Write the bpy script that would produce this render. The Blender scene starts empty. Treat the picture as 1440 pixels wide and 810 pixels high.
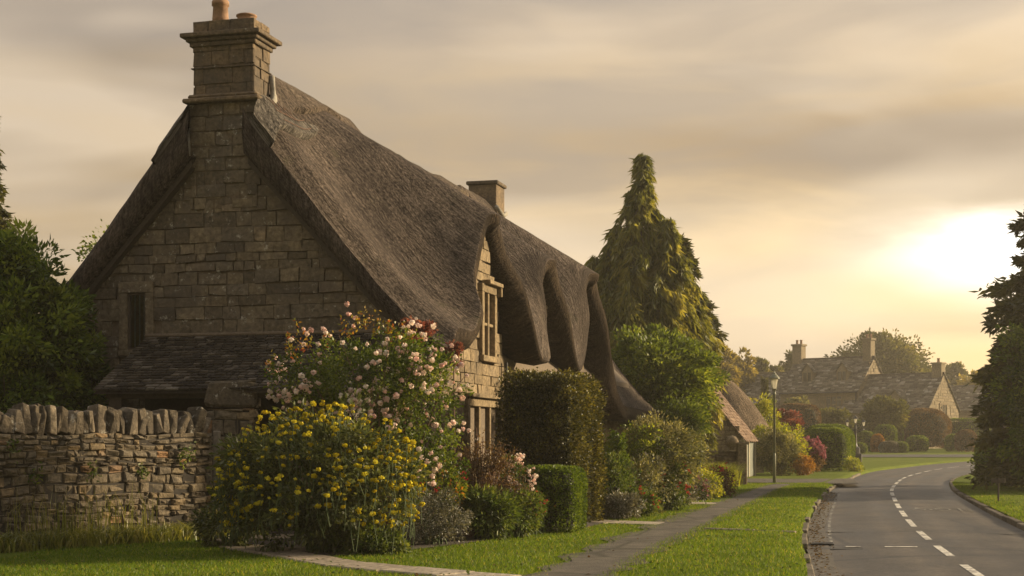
import bpy, bmesh, math, random
import numpy as np
from mathutils import Vector, Matrix, noise as mnoise

random.seed(7)
scene = bpy.context.scene
COL = scene.collection
HC = 1.4            # eye height above the lawn
F = 2100.0          # focal length in pixels of the 1440 px wide photograph
HY = 620.0          # horizon row


def spot(px, py, z=0.0):
    """ground point that the photograph shows at px, py"""
    y = (HC - z) * F / (py - HY)
    return np.array([(px - 720) / F * y, y, z])


def at(px, py, y):
    return np.array([(px - 720) / F * y, y, HC + (HY - py) / F * y])


def sstep(a, b, x):
    t = np.clip((np.asarray(x, float) - a) / (b - a), 0, 1)
    return t * t * (3 - 2 * t)


def rise(y):
    return 0.7 * sstep(84, 130, y)


# ------------------------------------------------------------------ objects
def tag(o, label=None, cat=None, group=None, kind=None):
    if label: o['label'] = label
    if cat: o['category'] = cat
    if group: o['group'] = group
    if kind: o['kind'] = kind
    return o


def empty(name, loc, label, cat, group=None):
    o = bpy.data.objects.new(name, None)
    o.location = tuple(float(v) for v in loc)
    o.empty_display_size = 0.3
    COL.objects.link(o)
    return tag(o, label, cat, group)


def mesh_obj(name, v, f, mat, parent=None, rnd=None, smooth=False, uv=None, local=False):
    v = np.asarray(v, np.float32).reshape(-1, 3)
    me = bpy.data.meshes.new(name)
    if isinstance(f, np.ndarray):
        n, k = f.shape
        me.vertices.add(len(v)); me.vertices.foreach_set('co', v.ravel())
        me.loops.add(n * k); me.loops.foreach_set('vertex_index', f.astype(np.int32).ravel())
        me.polygons.add(n)
        me.polygons.foreach_set('loop_start', np.arange(0, n * k, k, dtype=np.int32))
        me.polygons.foreach_set('loop_total', np.full(n, k, np.int32))
    else:
        me.from_pydata(v.tolist(), [], f)
    if rnd is not None:
        a = me.attributes.new('rnd', 'FLOAT', 'FACE')
        a.data.foreach_set('value', np.asarray(rnd, np.float32))
    me.update(calc_edges=True)
    if uv is not None:
        uvl = me.uv_layers.new(name='UVMap')
        idx = np.empty(len(me.loops), np.int32); me.loops.foreach_get('vertex_index', idx)
        uvl.data.foreach_set('uv', np.asarray(uv, np.float32)[idx].ravel())
    if smooth:
        me.polygons.foreach_set('use_smooth', np.ones(len(me.polygons), bool))
    me.validate()
    if mat: me.materials.append(mat)
    o = bpy.data.objects.new(name, me)
    COL.objects.link(o)
    if parent:
        o.parent = parent
        if not local and parent.type == 'EMPTY':
            o.matrix_parent_inverse = Matrix.Translation(-Vector(parent.location))
    return o


class MB:
    """collects pieces of one mesh"""
    def __init__(self): self.v = []; self.f = []; self.r = []; self.n = 0

    def add(self, v, f, r=None):
        v = np.asarray(v, float).reshape(-1, 3)
        self.v.append(v)
        for k in f: self.f.append([int(i) + self.n for i in k])
        self.r += [random.random() if r is None else r] * len(f)
        self.n += len(v); return self

    def box(self, o, a, b, c, bev=0.0, r=None):
        """box from corner o along vectors a, b, c"""
        o, a, b, c = (np.asarray(k, float) for k in (o, a, b, c))
        if bev <= 0:
            v = [o, o + a, o + a + b, o + b, o + c, o + a + c, o + a + b + c, o + b + c]
            self.add(v, [(0, 3, 2, 1), (4, 5, 6, 7), (0, 1, 5, 4), (1, 2, 6, 5), (2, 3, 7, 6), (3, 0, 4, 7)], r)
        else:
            la, lb, lc = (np.linalg.norm(k) for k in (a, b, c))
            v = []
            for i in (0, 1):
                for j in (0, 1):
                    for k in (0, 1):
                        for ax in range(3):
                            m = [bev / la, bev / lb, bev / lc]; m[ax] = 0
                            t = [abs(q - mm) if q else mm for q, mm in zip((i, j, k), m)]
                            v.append(o + a * t[0] + b * t[1] + c * t[2])
            V = lambda i, j, k, ax: (i * 4 + j * 2 + k) * 3 + ax
            f = []
            for s in (0, 1):
                q = [V(s, 0, 0, 0), V(s, 1, 0, 0), V(s, 1, 1, 0), V(s, 0, 1, 0)]; f.append(q if s else q[::-1])
                q = [V(0, s, 0, 1), V(0, s, 1, 1), V(1, s, 1, 1), V(1, s, 0, 1)]; f.append(q if s else q[::-1])
                q = [V(0, 0, s, 2), V(1, 0, s, 2), V(1, 1, s, 2), V(0, 1, s, 2)]; f.append(q if s else q[::-1])
            for p in (0, 1):
                for q in (0, 1):
                    f.append([V(0, p, q, 1), V(1, p, q, 1), V(1, p, q, 2), V(0, p, q, 2)])
                    f.append([V(p, 0, q, 0), V(p, 1, q, 0), V(p, 1, q, 2), V(p, 0, q, 2)])
                    f.append([V(p, q, 0, 0), V(p, q, 1, 0), V(p, q, 1, 1), V(p, q, 0, 1)])
                    for k in (0, 1): f.append([V(p, q, k, 0), V(p, q, k, 1), V(p, q, k, 2)])
            self.add(v, f, r)
        return self

    def bx(self, x0, x1, y0, y1, z0, z1, bev=0.0, r=None):
        return self.box((x0, y0, z0), (x1 - x0, 0, 0), (0, y1 - y0, 0), (0, 0, z1 - z0), bev, r)

    def lathe(self, c, prof, n=14, r=None):
        v = []
        for rad, z in prof:
            for i in range(n):
                t = 2 * math.pi * i / n
                v.append((c[0] + rad * math.cos(t), c[1] + rad * math.sin(t), c[2] + z))
        f = []
        for j in range(len(prof) - 1):
            for i in range(n):
                k = (i + 1) % n
                f.append((j * n + i, j * n + k, (j + 1) * n + k, (j + 1) * n + i))
        f.append(list(range(n))[::-1]); f.append([(len(prof) - 1) * n + i for i in range(n)])
        return self.add(v, f, r)

    def tube(self, pts, rad, n=6, r=None):
        pts = [np.asarray(p, float) for p in pts]
        rad = rad if hasattr(rad, '__len__') else [rad] * len(pts)
        v = []
        for i, p in enumerate(pts):
            d = pts[min(i + 1, len(pts) - 1)] - pts[max(i - 1, 0)]
            d = d / (np.linalg.norm(d) + 1e-9)
            a = np.cross(d, (0, 0, 1.0) if abs(d[2]) < .9 else (1.0, 0, 0)); a /= np.linalg.norm(a)
            b = np.cross(d, a)
            for k in range(n):
                t = 2 * math.pi * k / n
                v.append(p + rad[i] * (a * math.cos(t) + b * math.sin(t)))
        f = []
        for j in range(len(pts) - 1):
            for i in range(n):
                k = (i + 1) % n
                f.append((j * n + i, j * n + k, (j + 1) * n + k, (j + 1) * n + i))
        f.append(list(range(n))[::-1]); f.append([(len(pts) - 1) * n + i for i in range(n)])
        return self.add(v, f, r)

    def build(self, name, mat, parent=None, smooth=False):
        return mesh_obj(name, np.concatenate(self.v), self.f, mat, parent, self.r, smooth)


# ------------------------------------------------------------------ materials
class NT:
    def __init__(self, mat):
        self.t = mat.node_tree; self.t.nodes.clear()

    def n(self, typ, **kw):
        nd = self.t.nodes.new(typ)
        for k, v in kw.items():
            if k == 'inp':
                for a, b in v.items(): self.set(nd.inputs[a], b)
            else: setattr(nd, k, v)
        return nd

    def set(self, sock, val):
        if isinstance(val, bpy.types.NodeSocket): self.t.links.new(val, sock)
        elif isinstance(val, bpy.types.Node): self.t.links.new(val.outputs[0], sock)
        else: sock.default_value = val

    def math(self, op, a, b=0.0, clamp=False):
        nd = self.t.nodes.new('ShaderNodeMath'); nd.operation = op; nd.use_clamp = clamp
        self.set(nd.inputs[0], a)
        if len(nd.inputs) > 1: self.set(nd.inputs[1], b)
        return nd.outputs[0]

    def ramp(self, fac, stops, interp='LINEAR'):
        nd = self.t.nodes.new('ShaderNodeValToRGB'); cr = nd.color_ramp; cr.interpolation = interp
        while len(cr.elements) < len(stops): cr.elements.new(0.5)
        for e, (p, c) in zip(cr.elements, stops):
            e.position = p; e.color = (*c, 1) if len(c) == 3 else c
        self.set(nd.inputs[0], fac); return nd.outputs[0]

    def noise(self, vec, scale, detail=4, rough=0.55, dist=0.0):
        nd = self.t.nodes.new('ShaderNodeTexNoise')
        if vec is not None: self.set(nd.inputs['Vector'], vec)
        nd.inputs['Scale'].default_value = scale; nd.inputs['Detail'].default_value = detail
        nd.inputs['Roughness'].default_value = rough; nd.inputs['Distortion'].default_value = dist
        return nd.outputs['Fac']

    def mix(self, fac, a, b, mode='MIX'):
        nd = self.t.nodes.new('ShaderNodeMix'); nd.data_type = 'RGBA'; nd.blend_type = mode
        self.set(nd.inputs[0], fac)
        for s, v in ((nd.inputs[6], a), (nd.inputs[7], b)):
            self.set(s, (*v, 1) if isinstance(v, tuple) and len(v) == 3 else v)
        return nd.outputs[2]

    def obj(self): return self.n('ShaderNodeTexCoord').outputs['Object']
    def uv(self): return self.n('ShaderNodeTexCoord').outputs['UV']

    def scale(self, vec, s):
        nd = self.n('ShaderNodeMapping'); self.set(nd.inputs[0], vec); nd.inputs['Scale'].default_value = s
        return nd.outputs[0]

    def attr(self, name='rnd'):
        nd = self.n('ShaderNodeAttribute'); nd.attribute_name = name; return nd.outputs['Fac']

    def bump(self, h, strength=0.5, dist=0.02):
        nd = self.n('ShaderNodeBump'); self.set(nd.inputs['Height'], h)
        nd.inputs['Strength'].default_value = strength; nd.inputs['Distance'].default_value = dist
        return nd.outputs[0]

    def out(self, shader):
        o = self.n('ShaderNodeOutputMaterial'); self.t.links.new(shader, o.inputs['Surface'])

    def pbr(self, col, rough=0.8, normal=None, metal=0.0, spec=0.3):
        b = self.n('ShaderNodeBsdfPrincipled')
        self.set(b.inputs['Base Color'], (*col, 1) if isinstance(col, tuple) and len(col) == 3 else col)
        self.set(b.inputs['Roughness'], rough); self.set(b.inputs['Metallic'], metal)
        b.inputs['Specular IOR Level'].default_value = spec
        if normal is not None: self.set(b.inputs['Normal'], normal)
        return b.outputs[0]


def newmat(name):
    m = bpy.data.materials.new(name); m.use_nodes = True
    return m, NT(m)


def leafmat(name, stops, trans=0.35, gloss=0.12, big=2.0, tcol=None):
    """leaf: per-leaf colour, diffuse plus translucent with a light gloss"""
    m, t = newmat(name)
    c = t.ramp(t.attr(), stops)
    nz = t.noise(t.obj(), big, 3)
    c = t.mix(1.0, c, t.ramp(nz, [(0.3, (0.72, 0.75, 0.7)), (0.7, (1.2, 1.15, 1.05))]), 'MULTIPLY')
    d = t.n('ShaderNodeBsdfDiffuse'); t.set(d.inputs[0], c)
    tr = t.n('ShaderNodeBsdfTranslucent')
    t.set(tr.inputs[0], t.mix(1.0, c, tcol or (1.5, 1.35, 0.6), 'MULTIPLY'))
    mx = t.n('ShaderNodeMixShader'); mx.inputs[0].default_value = trans
    t.t.links.new(d.outputs[0], mx.inputs[1]); t.t.links.new(tr.outputs[0], mx.inputs[2])
    if gloss > 0:
        g = t.n('ShaderNodeBsdfGlossy'); g.inputs['Roughness'].default_value = 0.6
        fr = t.n('ShaderNodeFresnel'); fr.inputs[0].default_value = 1.35
        m2 = t.n('ShaderNodeMixShader')
        t.set(m2.inputs[0], t.math('MULTIPLY', fr.outputs[0], gloss * .6))
        t.t.links.new(mx.outputs[0], m2.inputs[1]); t.t.links.new(g.outputs[0], m2.inputs[2]); mx = m2
    t.out(mx.outputs[0]); return m


def stone(name, stops, lichen=(0.45, 0.43, 0.36), lich=0.62, bumpy=0.6, stain=0.5, spec=0.15):
    m, t = newmat(name); o = t.obj()
    c = t.ramp(t.attr(), stops)
    fine = t.noise(o, 14, 8, 0.65)
    mid = t.noise(o, 2.2, 6, 0.6)
    c = t.mix(1.0, c, t.ramp(fine, [(0.28, (0.36, 0.36, 0.37)), (0.72, (1.55, 1.52, 1.45))]), 'MULTIPLY')
    c = t.mix(t.math('MULTIPLY', t.ramp(mid, [(0.42, (0, 0, 0)), (0.7, (1, 1, 1))]), stain), c, (0.07, 0.06, 0.05))
    li = t.math('MULTIPLY', t.ramp(t.noise(o, 6.5, 10, 0.75), [(lich, (0, 0, 0)), (lich + .06, (1, 1, 1))]), 0.7)
    c = t.mix(li, c, lichen)
    nb = t.bump(t.math('ADD', fine, t.math('MULTIPLY', t.noise(o, 45, 4, 0.7), 0.4)), bumpy, 0.03)
    t.out(t.pbr(c, 0.9, nb, spec=spec)); return m


def plain(name, col, rough=0.6, metal=0.0, nscale=20, var=0.25, bump=0.15, spec=0.4):
    m, t = newmat(name); o = t.obj(); nz = t.noise(o, nscale, 5)
    c = t.mix(1.0, (*col, 1), t.ramp(nz, [(0.3, (1 - var,) * 3), (0.7, (1 + var,) * 3)]), 'MULTIPLY')
    t.out(t.pbr(c, rough, t.bump(nz, bump, 0.01), metal, spec)); return m


M = {}
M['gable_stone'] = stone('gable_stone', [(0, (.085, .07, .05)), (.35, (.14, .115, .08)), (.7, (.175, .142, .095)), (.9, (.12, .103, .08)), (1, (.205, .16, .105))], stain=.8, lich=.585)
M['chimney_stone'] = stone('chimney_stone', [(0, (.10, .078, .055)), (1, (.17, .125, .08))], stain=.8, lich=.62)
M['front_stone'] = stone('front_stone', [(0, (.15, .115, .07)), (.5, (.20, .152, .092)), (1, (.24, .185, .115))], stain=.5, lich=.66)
M['dry_stone'] = stone('dry_stone', [(0, (.095, .078, .056)), (.3, (.16, .13, .09)), (.55, (.125, .108, .085)), (.82, (.185, .15, .10)), (.95, (.21, .155, .09)), (.98, (.26, .14, .065)), (1, (.24, .215, .165))], lich=.63, stain=.45, bumpy=.8)
M['cope_stone'] = stone('cope_stone', [(0, (.055, .046, .034)), (.5, (.11, .09, .065)), (1, (.20, .165, .12))], lichen=(.45, .43, .37), lich=.58, stain=.7, bumpy=1)
M['trim_stone'] = stone('trim_stone', [(0, (.17, .13, .08)), (1, (.23, .175, .105))], stain=.3, lich=.68, bumpy=.35)
M['far_stone'] = stone('far_stone', [(0, (.19, .155, .10)), (1, (.27, .215, .14))], stain=.3, bumpy=.4)
M['mortar'] = plain('mortar', (.13, .10, .07), .95)
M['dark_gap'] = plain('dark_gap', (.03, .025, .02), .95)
M['lead'] = plain('lime_fillet', (.24, .22, .18), .95)
M['terracotta'] = plain('terracotta', (.26, .15, .085), .8, nscale=8, var=.4)
M['dark_wood'] = plain('dark_wood', (.05, .038, .028), .8)
M['grey_wood'] = plain('grey_wood', (.22, .19, .15), .85)
M['bark'] = plain('bark', (.09, .065, .045), .95, nscale=14, var=.5, bump=.7)
M['twig'] = plain('twig', (.13, .075, .05), .9)
M['green_stem'] = plain('green_stem', (.055, .08, .025), .8)
M['soil'] = plain('soil', (.045, .033, .022), .98, nscale=9, var=.5, bump=.9)
M['flag'] = stone('flagstone', [(0, (.24, .20, .15)), (1, (.36, .31, .24))], stain=.3, lich=.7, bumpy=.35)
M['kerb'] = stone('kerb_stone', [(0, (.09, .078, .058)), (1, (.20, .17, .13))], stain=.4, lich=.66, bumpy=.5)
M['iron'] = plain('black_iron', (.015, .015, .016), .4, .3, spec=.5)
M['lamp_paint'] = plain('grey_green_paint', (.20, .20, .13), .5, .1)
M['cream'] = plain('cream_paint', (.36, .31, .21), .7)
M['white_paint'] = plain('white_paint', (.75, .70, .60), .7, var=.12)
M['door_green'] = plain('grey_green_door', (.12, .13, .10), .55)
M['curtain'] = plain('blue_grey_curtain', (.22, .27, .30), .9)
M['curtain_warm'] = plain('tan_curtain', (.35, .25, .13), .9)

mm, t = newmat('window_glass')
g = t.n('ShaderNodeBsdfGlossy'); g.inputs['Roughness'].default_value = .06
t.set(g.inputs['Normal'], t.bump(t.noise(t.obj(), 3, 2), .15, .02))
tr = t.n('ShaderNodeBsdfTransparent'); tr.inputs[0].default_value = (.75, .75, .72, 1)
fr = t.n('ShaderNodeFresnel'); fr.inputs[0].default_value = 1.5
mx = t.n('ShaderNodeMixShader'); t.set(mx.inputs[0], t.math('ADD', fr.outputs[0], .06))
t.t.links.new(tr.outputs[0], mx.inputs[1]); t.t.links.new(g.outputs[0], mx.inputs[2])
t.out(mx.outputs[0]); M['glass'] = mm

mm, t = newmat('lantern_glass')
tr = t.n('ShaderNodeBsdfTransparent'); tr.inputs[0].default_value = (.9, .9, .86, 1)
tl = t.n('ShaderNodeBsdfTranslucent'); tl.inputs[0].default_value = (.85, .8, .68, 1)
g = t.n('ShaderNodeBsdfGlossy'); g.inputs['Roughness'].default_value = .1
m1 = t.n('ShaderNodeMixShader'); m1.inputs[0].default_value = .55
t.t.links.new(tr.outputs[0], m1.inputs[1]); t.t.links.new(tl.outputs[0], m1.inputs[2])
m2 = t.n('ShaderNodeMixShader'); m2.inputs[0].default_value = .15
t.t.links.new(m1.outputs[0], m2.inputs[1]); t.t.links.new(g.outputs[0], m2.inputs[2])
t.out(m2.outputs[0]); M['lantern_glass'] = mm


def thatch_mat(name, dark, light, wire=0.0, patch=1.0):
    m, t = newmat(name); uv = t.uv(); o = t.obj()
    straw = t.noise(t.scale(uv, (15, 2.2, 1)), 1, 7, .72, .4)
    grain = t.noise(t.scale(uv, (24, 15, 1)), 1, 4, .7)
    big = t.noise(t.scale(uv, (.7, .35, 1)), 1, 5, .6, .4)
    band = t.noise(t.scale(uv, (.35, 3.2, 1)), 1, 4, .6)
    k = t.math('ADD', t.math('MULTIPLY', straw, .5), t.math('MULTIPLY', grain, .5))
    c = t.ramp(k, [(.40, tuple(v * .16 for v in dark)), (.475, tuple(v * .9 for v in dark)), (.54, tuple(v * .85 for v in light)), (.62, tuple(v * 1.6 for v in light))])
    c = t.mix(1.0, c, t.ramp(big, [(.3, (.52, .50, .50)), (.7, (1.35, 1.28, 1.18))]), 'MULTIPLY')
    c = t.mix(1.0, c, t.ramp(band, [(.35, (.85, .85, .85)), (.65, (1.1, 1.1, 1.1))]), 'MULTIPLY')
    moss = t.math('MULTIPLY', t.ramp(t.noise(o, 1.1, 7, .7), [(.58, (0, 0, 0)), (.72, (1, 1, 1))]), .35 * patch)
    c = t.mix(moss, c, (.075, .075, .035))
    h = t.math('ADD', k, t.math('MULTIPLY', big, .6))
    if wire:
        w = t.n('ShaderNodeTexWave', wave_type='BANDS', bands_direction='DIAGONAL'); t.set(w.inputs[0], t.scale(uv, (1, 1, 1)))
        w.inputs['Scale'].default_value = 2.4
        w2 = t.n('ShaderNodeTexWave', wave_type='BANDS', bands_direction='DIAGONAL'); t.set(w2.inputs[0], t.scale(uv, (-1, 1, 1)))
        w2.inputs['Scale'].default_value = 2.4
        mxw = t.math('MAXIMUM', w.outputs['Fac'], w2.outputs['Fac'])
        line = t.ramp(mxw, [(.95, (0, 0, 0)), (.985, (1, 1, 1))])
        c = t.mix(t.math('MULTIPLY', line, wire), c, tuple(min(1, v * 2.2) for v in light))
        h = t.math('ADD', h, t.math('MULTIPLY', line, .06))
    t.out(t.pbr(c, .95, t.bump(h, 1.0, .10), spec=.1)); return m


M['thatch'] = thatch_mat('thatch', (.062, .050, .043), (.128, .106, .090))
M['thatch_ridge'] = thatch_mat('thatch_ridge', (.075, .060, .048), (.155, .125, .10), wire=.10)
M['thatch_grey'] = thatch_mat('thatch_grey', (.085, .078, .070), (.19, .175, .155))
M['thatch_under_shade'] = thatch_mat('thatch_underside_shade', (.035, .026, .018), (.062, .046, .032))  # dark cut straw, with the shade of the dormer recesses painted in
M['thatch_old'] = thatch_mat('thatch_old', (.11, .085, .06), (.22, .17, .12))


M['gutter_dirt'] = plain('gutter_dirt', (.065, .055, .044), .95, nscale=14, var=.6, bump=.6)
M['patch'] = plain('tar_patch', (.030, .028, .026), .8, nscale=40, var=.5, bump=.4)


def tile_mat(name, stops, lichen=.6):
    m, t = newmat(name); o = t.obj()
    c = t.ramp(t.attr(), stops)
    fine = t.noise(o, 12, 8, .7)
    c = t.mix(1.0, c, t.ramp(fine, [(.3, (.6, .6, .6)), (.7, (1.3, 1.3, 1.3))]), 'MULTIPLY')
    li = t.ramp(t.noise(o, 5, 9, .8), [(lichen, (0, 0, 0)), (lichen + .05, (1, 1, 1))])
    c = t.mix(t.math('MULTIPLY', li, .55), c, (.42, .41, .36))
    t.out(t.pbr(c, .9, t.bump(fine, .5, .02), spec=.2)); return m


M['stone_tile'] = tile_mat('stone_tile', [(0, (.022, .018, .015)), (.6, (.052, .043, .035)), (.9, (.085, .07, .055)), (1, (.14, .122, .098))], .64)
M['far_tile'] = tile_mat('far_tile', [(0, (.07, .058, .045)), (.5, (.13, .11, .082)), (.85, (.19, .165, .125)), (1, (.34, .31, .26))], .6)
M['clay_tile'] = tile_mat('clay_tile', [(0, (.13, .085, .058)), (.6, (.20, .13, .085)), (1, (.27, .19, .125))], .64)

# leaves: (dark .. light) per-leaf colours
M['yew'] = leafmat('yew_leaf', [(0, (.03, .055, .012)), (.6, (.11, .165, .028)), (1, (.24, .30, .05))], .4)
M['weep'] = leafmat('weeping_conifer_leaf', [(0, (.07, .082, .018)), (.6, (.17, .18, .042)), (1, (.30, .28, .075))], .45)
M['darkcon'] = leafmat('dark_conifer_leaf', [(0, (.03, .036, .012)), (.6, (.06, .066, .02)), (1, (.10, .10, .03))], .35)
M['broad'] = leafmat('broad_leaf', [(0, (.055, .085, .015)), (.6, (.13, .18, .03)), (1, (.25, .29, .05))], .45)
M['ivy_hedge'] = leafmat('ivy_hedge_leaf', [(0, (.028, .033, .011)), (.6, (.075, .072, .024)), (.85, (.15, .13, .04)), (1, (.20, .20, .04))], .3, .15)
M['box'] = leafmat('box_leaf', [(0, (.045, .075, .012)), (.6, (.09, .14, .02)), (1, (.15, .2, .03))], .4)
M['rose_leaf'] = leafmat('rose_leaf', [(0, (.04, .065, .014)), (.5, (.085, .125, .022)), (.85, (.17, .20, .03)), (.97, (.28, .24, .04)), (1, (.33, .14, .03))], .45)
M['rose_red_leaf'] = leafmat('rose_shoot_leaf', [(0, (.16, .18, .03)), (.5, (.30, .24, .035)), (.85, (.33, .14, .04)), (1, (.28, .06, .04))], .45, tcol=(1.4, 1.1, .6))
M['pink'] = leafmat('pink_petal', [(0, (.70, .48, .46)), (.4, (.80, .66, .63)), (1, (.88, .82, .78))], .3, .05, tcol=(1.1, .95, .85))
M['yellow'] = leafmat('yellow_petal', [(0, (.36, .29, .014)), (.6, (.56, .47, .022)), (1, (.68, .62, .07))], .3, .05, tcol=(1.2, 1.05, .6))
M['phlomis'] = leafmat('sage_leaf', [(0, (.045, .058, .022)), (.6, (.085, .105, .038)), (1, (.14, .155, .06))], .35)
M['red'] = leafmat('red_petal', [(0, (.30, .035, .03)), (1, (.50, .10, .08))], .35, .05, tcol=(1.2, .7, .6))
M['magenta'] = leafmat('magenta_petal', [(0, (.26, .09, .12)), (1, (.45, .22, .26))], .35, .05, tcol=(1.2, .8, .8))
M['brown_leaf'] = leafmat('bronze_leaf', [(0, (.055, .030, .018)), (.6, (.12, .07, .04)), (1, (.22, .15, .07))], .35)
M['silver'] = leafmat('silver_leaf', [(0, (.07, .072, .06)), (.6, (.15, .15, .13)), (1, (.30, .29, .27))], .2)
M['border'] = leafmat('border_leaf', [(0, (.045, .075, .018)), (.6, (.09, .13, .028)), (1, (.17, .2, .05))], .4)
M['lime'] = leafmat('lime_leaf', [(0, (.14, .17, .02)), (.6, (.26, .29, .03)), (1, (.40, .38, .06))], .5)
M['acer_red'] = leafmat('red_acer_leaf', [(0, (.12, .04, .035)), (.6, (.22, .085, .065)), (1, (.32, .17, .11))], .45, tcol=(1.3, .9, .7))
M['varieg'] = leafmat('variegated_leaf', [(0, (.09, .10, .05)), (.6, (.18, .18, .09)), (1, (.36, .33, .18))], .35)
M['topiary'] = leafmat('topiary_leaf', [(0, (.055, .088, .016)), (.6, (.115, .165, .026)), (1, (.2, .25, .04))], .35)
M['orange_leaf'] = leafmat('orange_leaf', [(0, (.20, .10, .02)), (1, (.38, .20, .04))], .4)
M['far_leaf'] = leafmat('far_tree_leaf', [(0, (.06, .07, .02)), (.6, (.11, .115, .03)), (1, (.18, .165, .05))], .4, .05, big=.4)
M['gold_leaf'] = leafmat('golden_tree_leaf', [(0, (.15, .13, .03)), (1, (.32, .26, .06))], .45, .05, big=.4)
M['tall_grass'] = leafmat('tall_grass_blade', [(0, (.09, .11, .024)), (.6, (.19, .205, .05)), (1, (.36, .33, .13))], .45)
M['turf'] = leafmat('turf_blade', [(0, (.058, .105, .011)), (.5, (.105, .175, .017)), (.85, (.175, .23, .027)), (1, (.32, .28, .09))], .45, .06, big=.6)
M['litter'] = leafmat('fallen_leaf', [(0, (.06, .038, .02)), (.6, (.12, .075, .04)), (1, (.2, .14, .07))], .2)

mm, t = newmat('lawn_ground'); o = t.obj()
n1 = t.noise(o, .5, 5); n2 = t.noise(o, 30, 6, .7)
c = t.mix(t.ramp(n1, [(.35, (0, 0, 0)), (.65, (1, 1, 1))]), (.085, .115, .016), (.125, .15, .022))
c = t.mix(1.0, c, t.ramp(n2, [(.3, (.55, .55, .55)), (.7, (1.4, 1.4, 1.3))]), 'MULTIPLY')
t.out(t.pbr(c, .95, t.bump(n2, .8, .04), spec=.05)); M['lawn'] = mm

mm, t = newmat('asphalt'); o = t.obj(); uv = t.uv()
grit = t.math('ADD', t.math('MULTIPLY', t.noise(o, 55, 5, .8), .55), t.math('MULTIPLY', t.noise(o, 11, 6, .75), .45)); big = t.noise(t.scale(uv, (.9, .12, 1)), 1, 5, .6); pat = t.noise(o, .8, 6, .65)
c = t.ramp(grit, [(.36, (.020, .018, .016)), (.5, (.046, .041, .035)), (.64, (.105, .092, .077))])
c = t.mix(1.0, c, t.ramp(big, [(.32, (.60, .60, .60)), (.68, (1.5, 1.42, 1.32))]), 'MULTIPLY')
c = t.mix(1.0, c, t.ramp(pat, [(.38, (.70, .70, .70)), (.62, (1.2, 1.17, 1.12))]), 'MULTIPLY')
sep = t.n('ShaderNodeSeparateXYZ'); t.set(sep.inputs[0], uv)
u = t.math('ABSOLUTE', t.math('SUBTRACT', t.math('ABSOLUTE', sep.outputs[0]), .95))
trk = t.ramp(t.math('ABSOLUTE', t.math('SUBTRACT', u, .48)), [(0, (1.45, 1.4, 1.32)), (.30, (.90, .90, .90))])
c = t.mix(.8, c, t.mix(1.0, c, trk, 'MULTIPLY'))
vor = t.n('ShaderNodeTexVoronoi', feature='DISTANCE_TO_EDGE'); vor.inputs['Scale'].default_value = .28
t.set(vor.inputs['Vector'], t.mix(.12, o, t.n('ShaderNodeTexNoise').outputs['Color']))
crk = t.ramp(vor.outputs['Distance'], [(.006, (1, 1, 1)), (.016, (0, 0, 0))])
c = t.mix(t.math('MULTIPLY', crk, .8), c, (.02, .018, .016))
t.out(t.pbr(c, t.ramp(big, [(.3, (.5,) * 3), (.7, (.72,) * 3)]), t.bump(grit, .5, .012), spec=.35)); M['asphalt'] = mm

mm, t = newmat('worn_paint'); o = t.obj()
n1 = t.noise(o, 8, 8, .75); n2 = t.noise(o, 60, 4)
c = t.mix(t.ramp(n1, [(.47, (0, 0, 0)), (.60, (1, 1, 1))]), (.62, .58, .49), (.11, .10, .09))
t.out(t.pbr(c, .75, t.bump(n2, .3, .01))); M['paint'] = mm
mm, t = newmat('very_worn_paint'); o = t.obj()
n1 = t.noise(o, 5, 8, .8)
c = t.mix(t.ramp(n1, [(.36, (0, 0, 0)), (.5, (1, 1, 1))]), (.5, .47, .4), (.075, .07, .062))
t.out(t.pbr(c, .8)); M['paint_worn'] = mm

mm, t = newmat('path_tarmac'); o = t.obj()
grit = t.noise(o, 45, 5, .75); p = t.noise(o, 1.6, 6, .65)
c = t.ramp(grit, [(.3, (.045, .039, .031)), (.55, (.105, .092, .074)), (.75, (.19, .17, .14))])
c = t.mix(1.0, c, t.ramp(p, [(.35, (.65, .65, .65)), (.65, (1.25, 1.22, 1.15))]), 'MULTIPLY')
c = t.mix(t.math('MULTIPLY', t.ramp(t.noise(o, 3, 8, .7), [(.6, (0, 0, 0)), (.7, (1, 1, 1))]), .5), c, (.07, .075, .03))
vor = t.n('ShaderNodeTexVoronoi', feature='DISTANCE_TO_EDGE'); vor.inputs['Scale'].default_value = .9
t.set(vor.inputs['Vector'], t.mix(.25, o, t.n('ShaderNodeTexNoise').outputs['Color']))
c = t.mix(t.math('MULTIPLY', t.ramp(vor.outputs['Distance'], [(.006, (1, 1, 1)), (.03, (0, 0, 0))]), .75), c, (.03, .03, .016))
c = t.mix(t.ramp(t.noise(o, 2.4, 7, .7), [(.46, (0, 0, 0)), (.62, (.8, .8, .8))]), c, t.mix(.5, c, (.045, .036, .024)))
t.out(t.pbr(c, .9, t.bump(grit, .8, .02))); M['path'] = mm


# ------------------------------------------------------------------ foliage helpers
def unit(a): return a / (np.linalg.norm(a, axis=-1, keepdims=True) + 1e-9)


def rdir(rng, n): return unit(rng.normal(size=(n, 3)))


def leaf_geo(p, axis, L, Wd, rng, flat=None):
    """one folded quad per leaf"""
    n = len(p); axis = unit(axis)
    ref = rdir(rng, n) if flat is None else unit(flat + .35 * rng.normal(size=(n, 3)))
    side = unit(np.cross(axis, ref)); nrm = np.cross(side, axis)
    L = np.broadcast_to(L, n)[:, None]; Wd = np.broadcast_to(Wd, n)[:, None]
    mid = p + axis * L * .45
    v = np.stack([p, mid + side * Wd * .5 + nrm * Wd * .12, p + axis * L - nrm * L * .12, mid - side * Wd * .5 + nrm * Wd * .12], 1).reshape(-1, 3)
    f = np.arange(4 * n, dtype=np.int32).reshape(n, 4)
    return v, f


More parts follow.
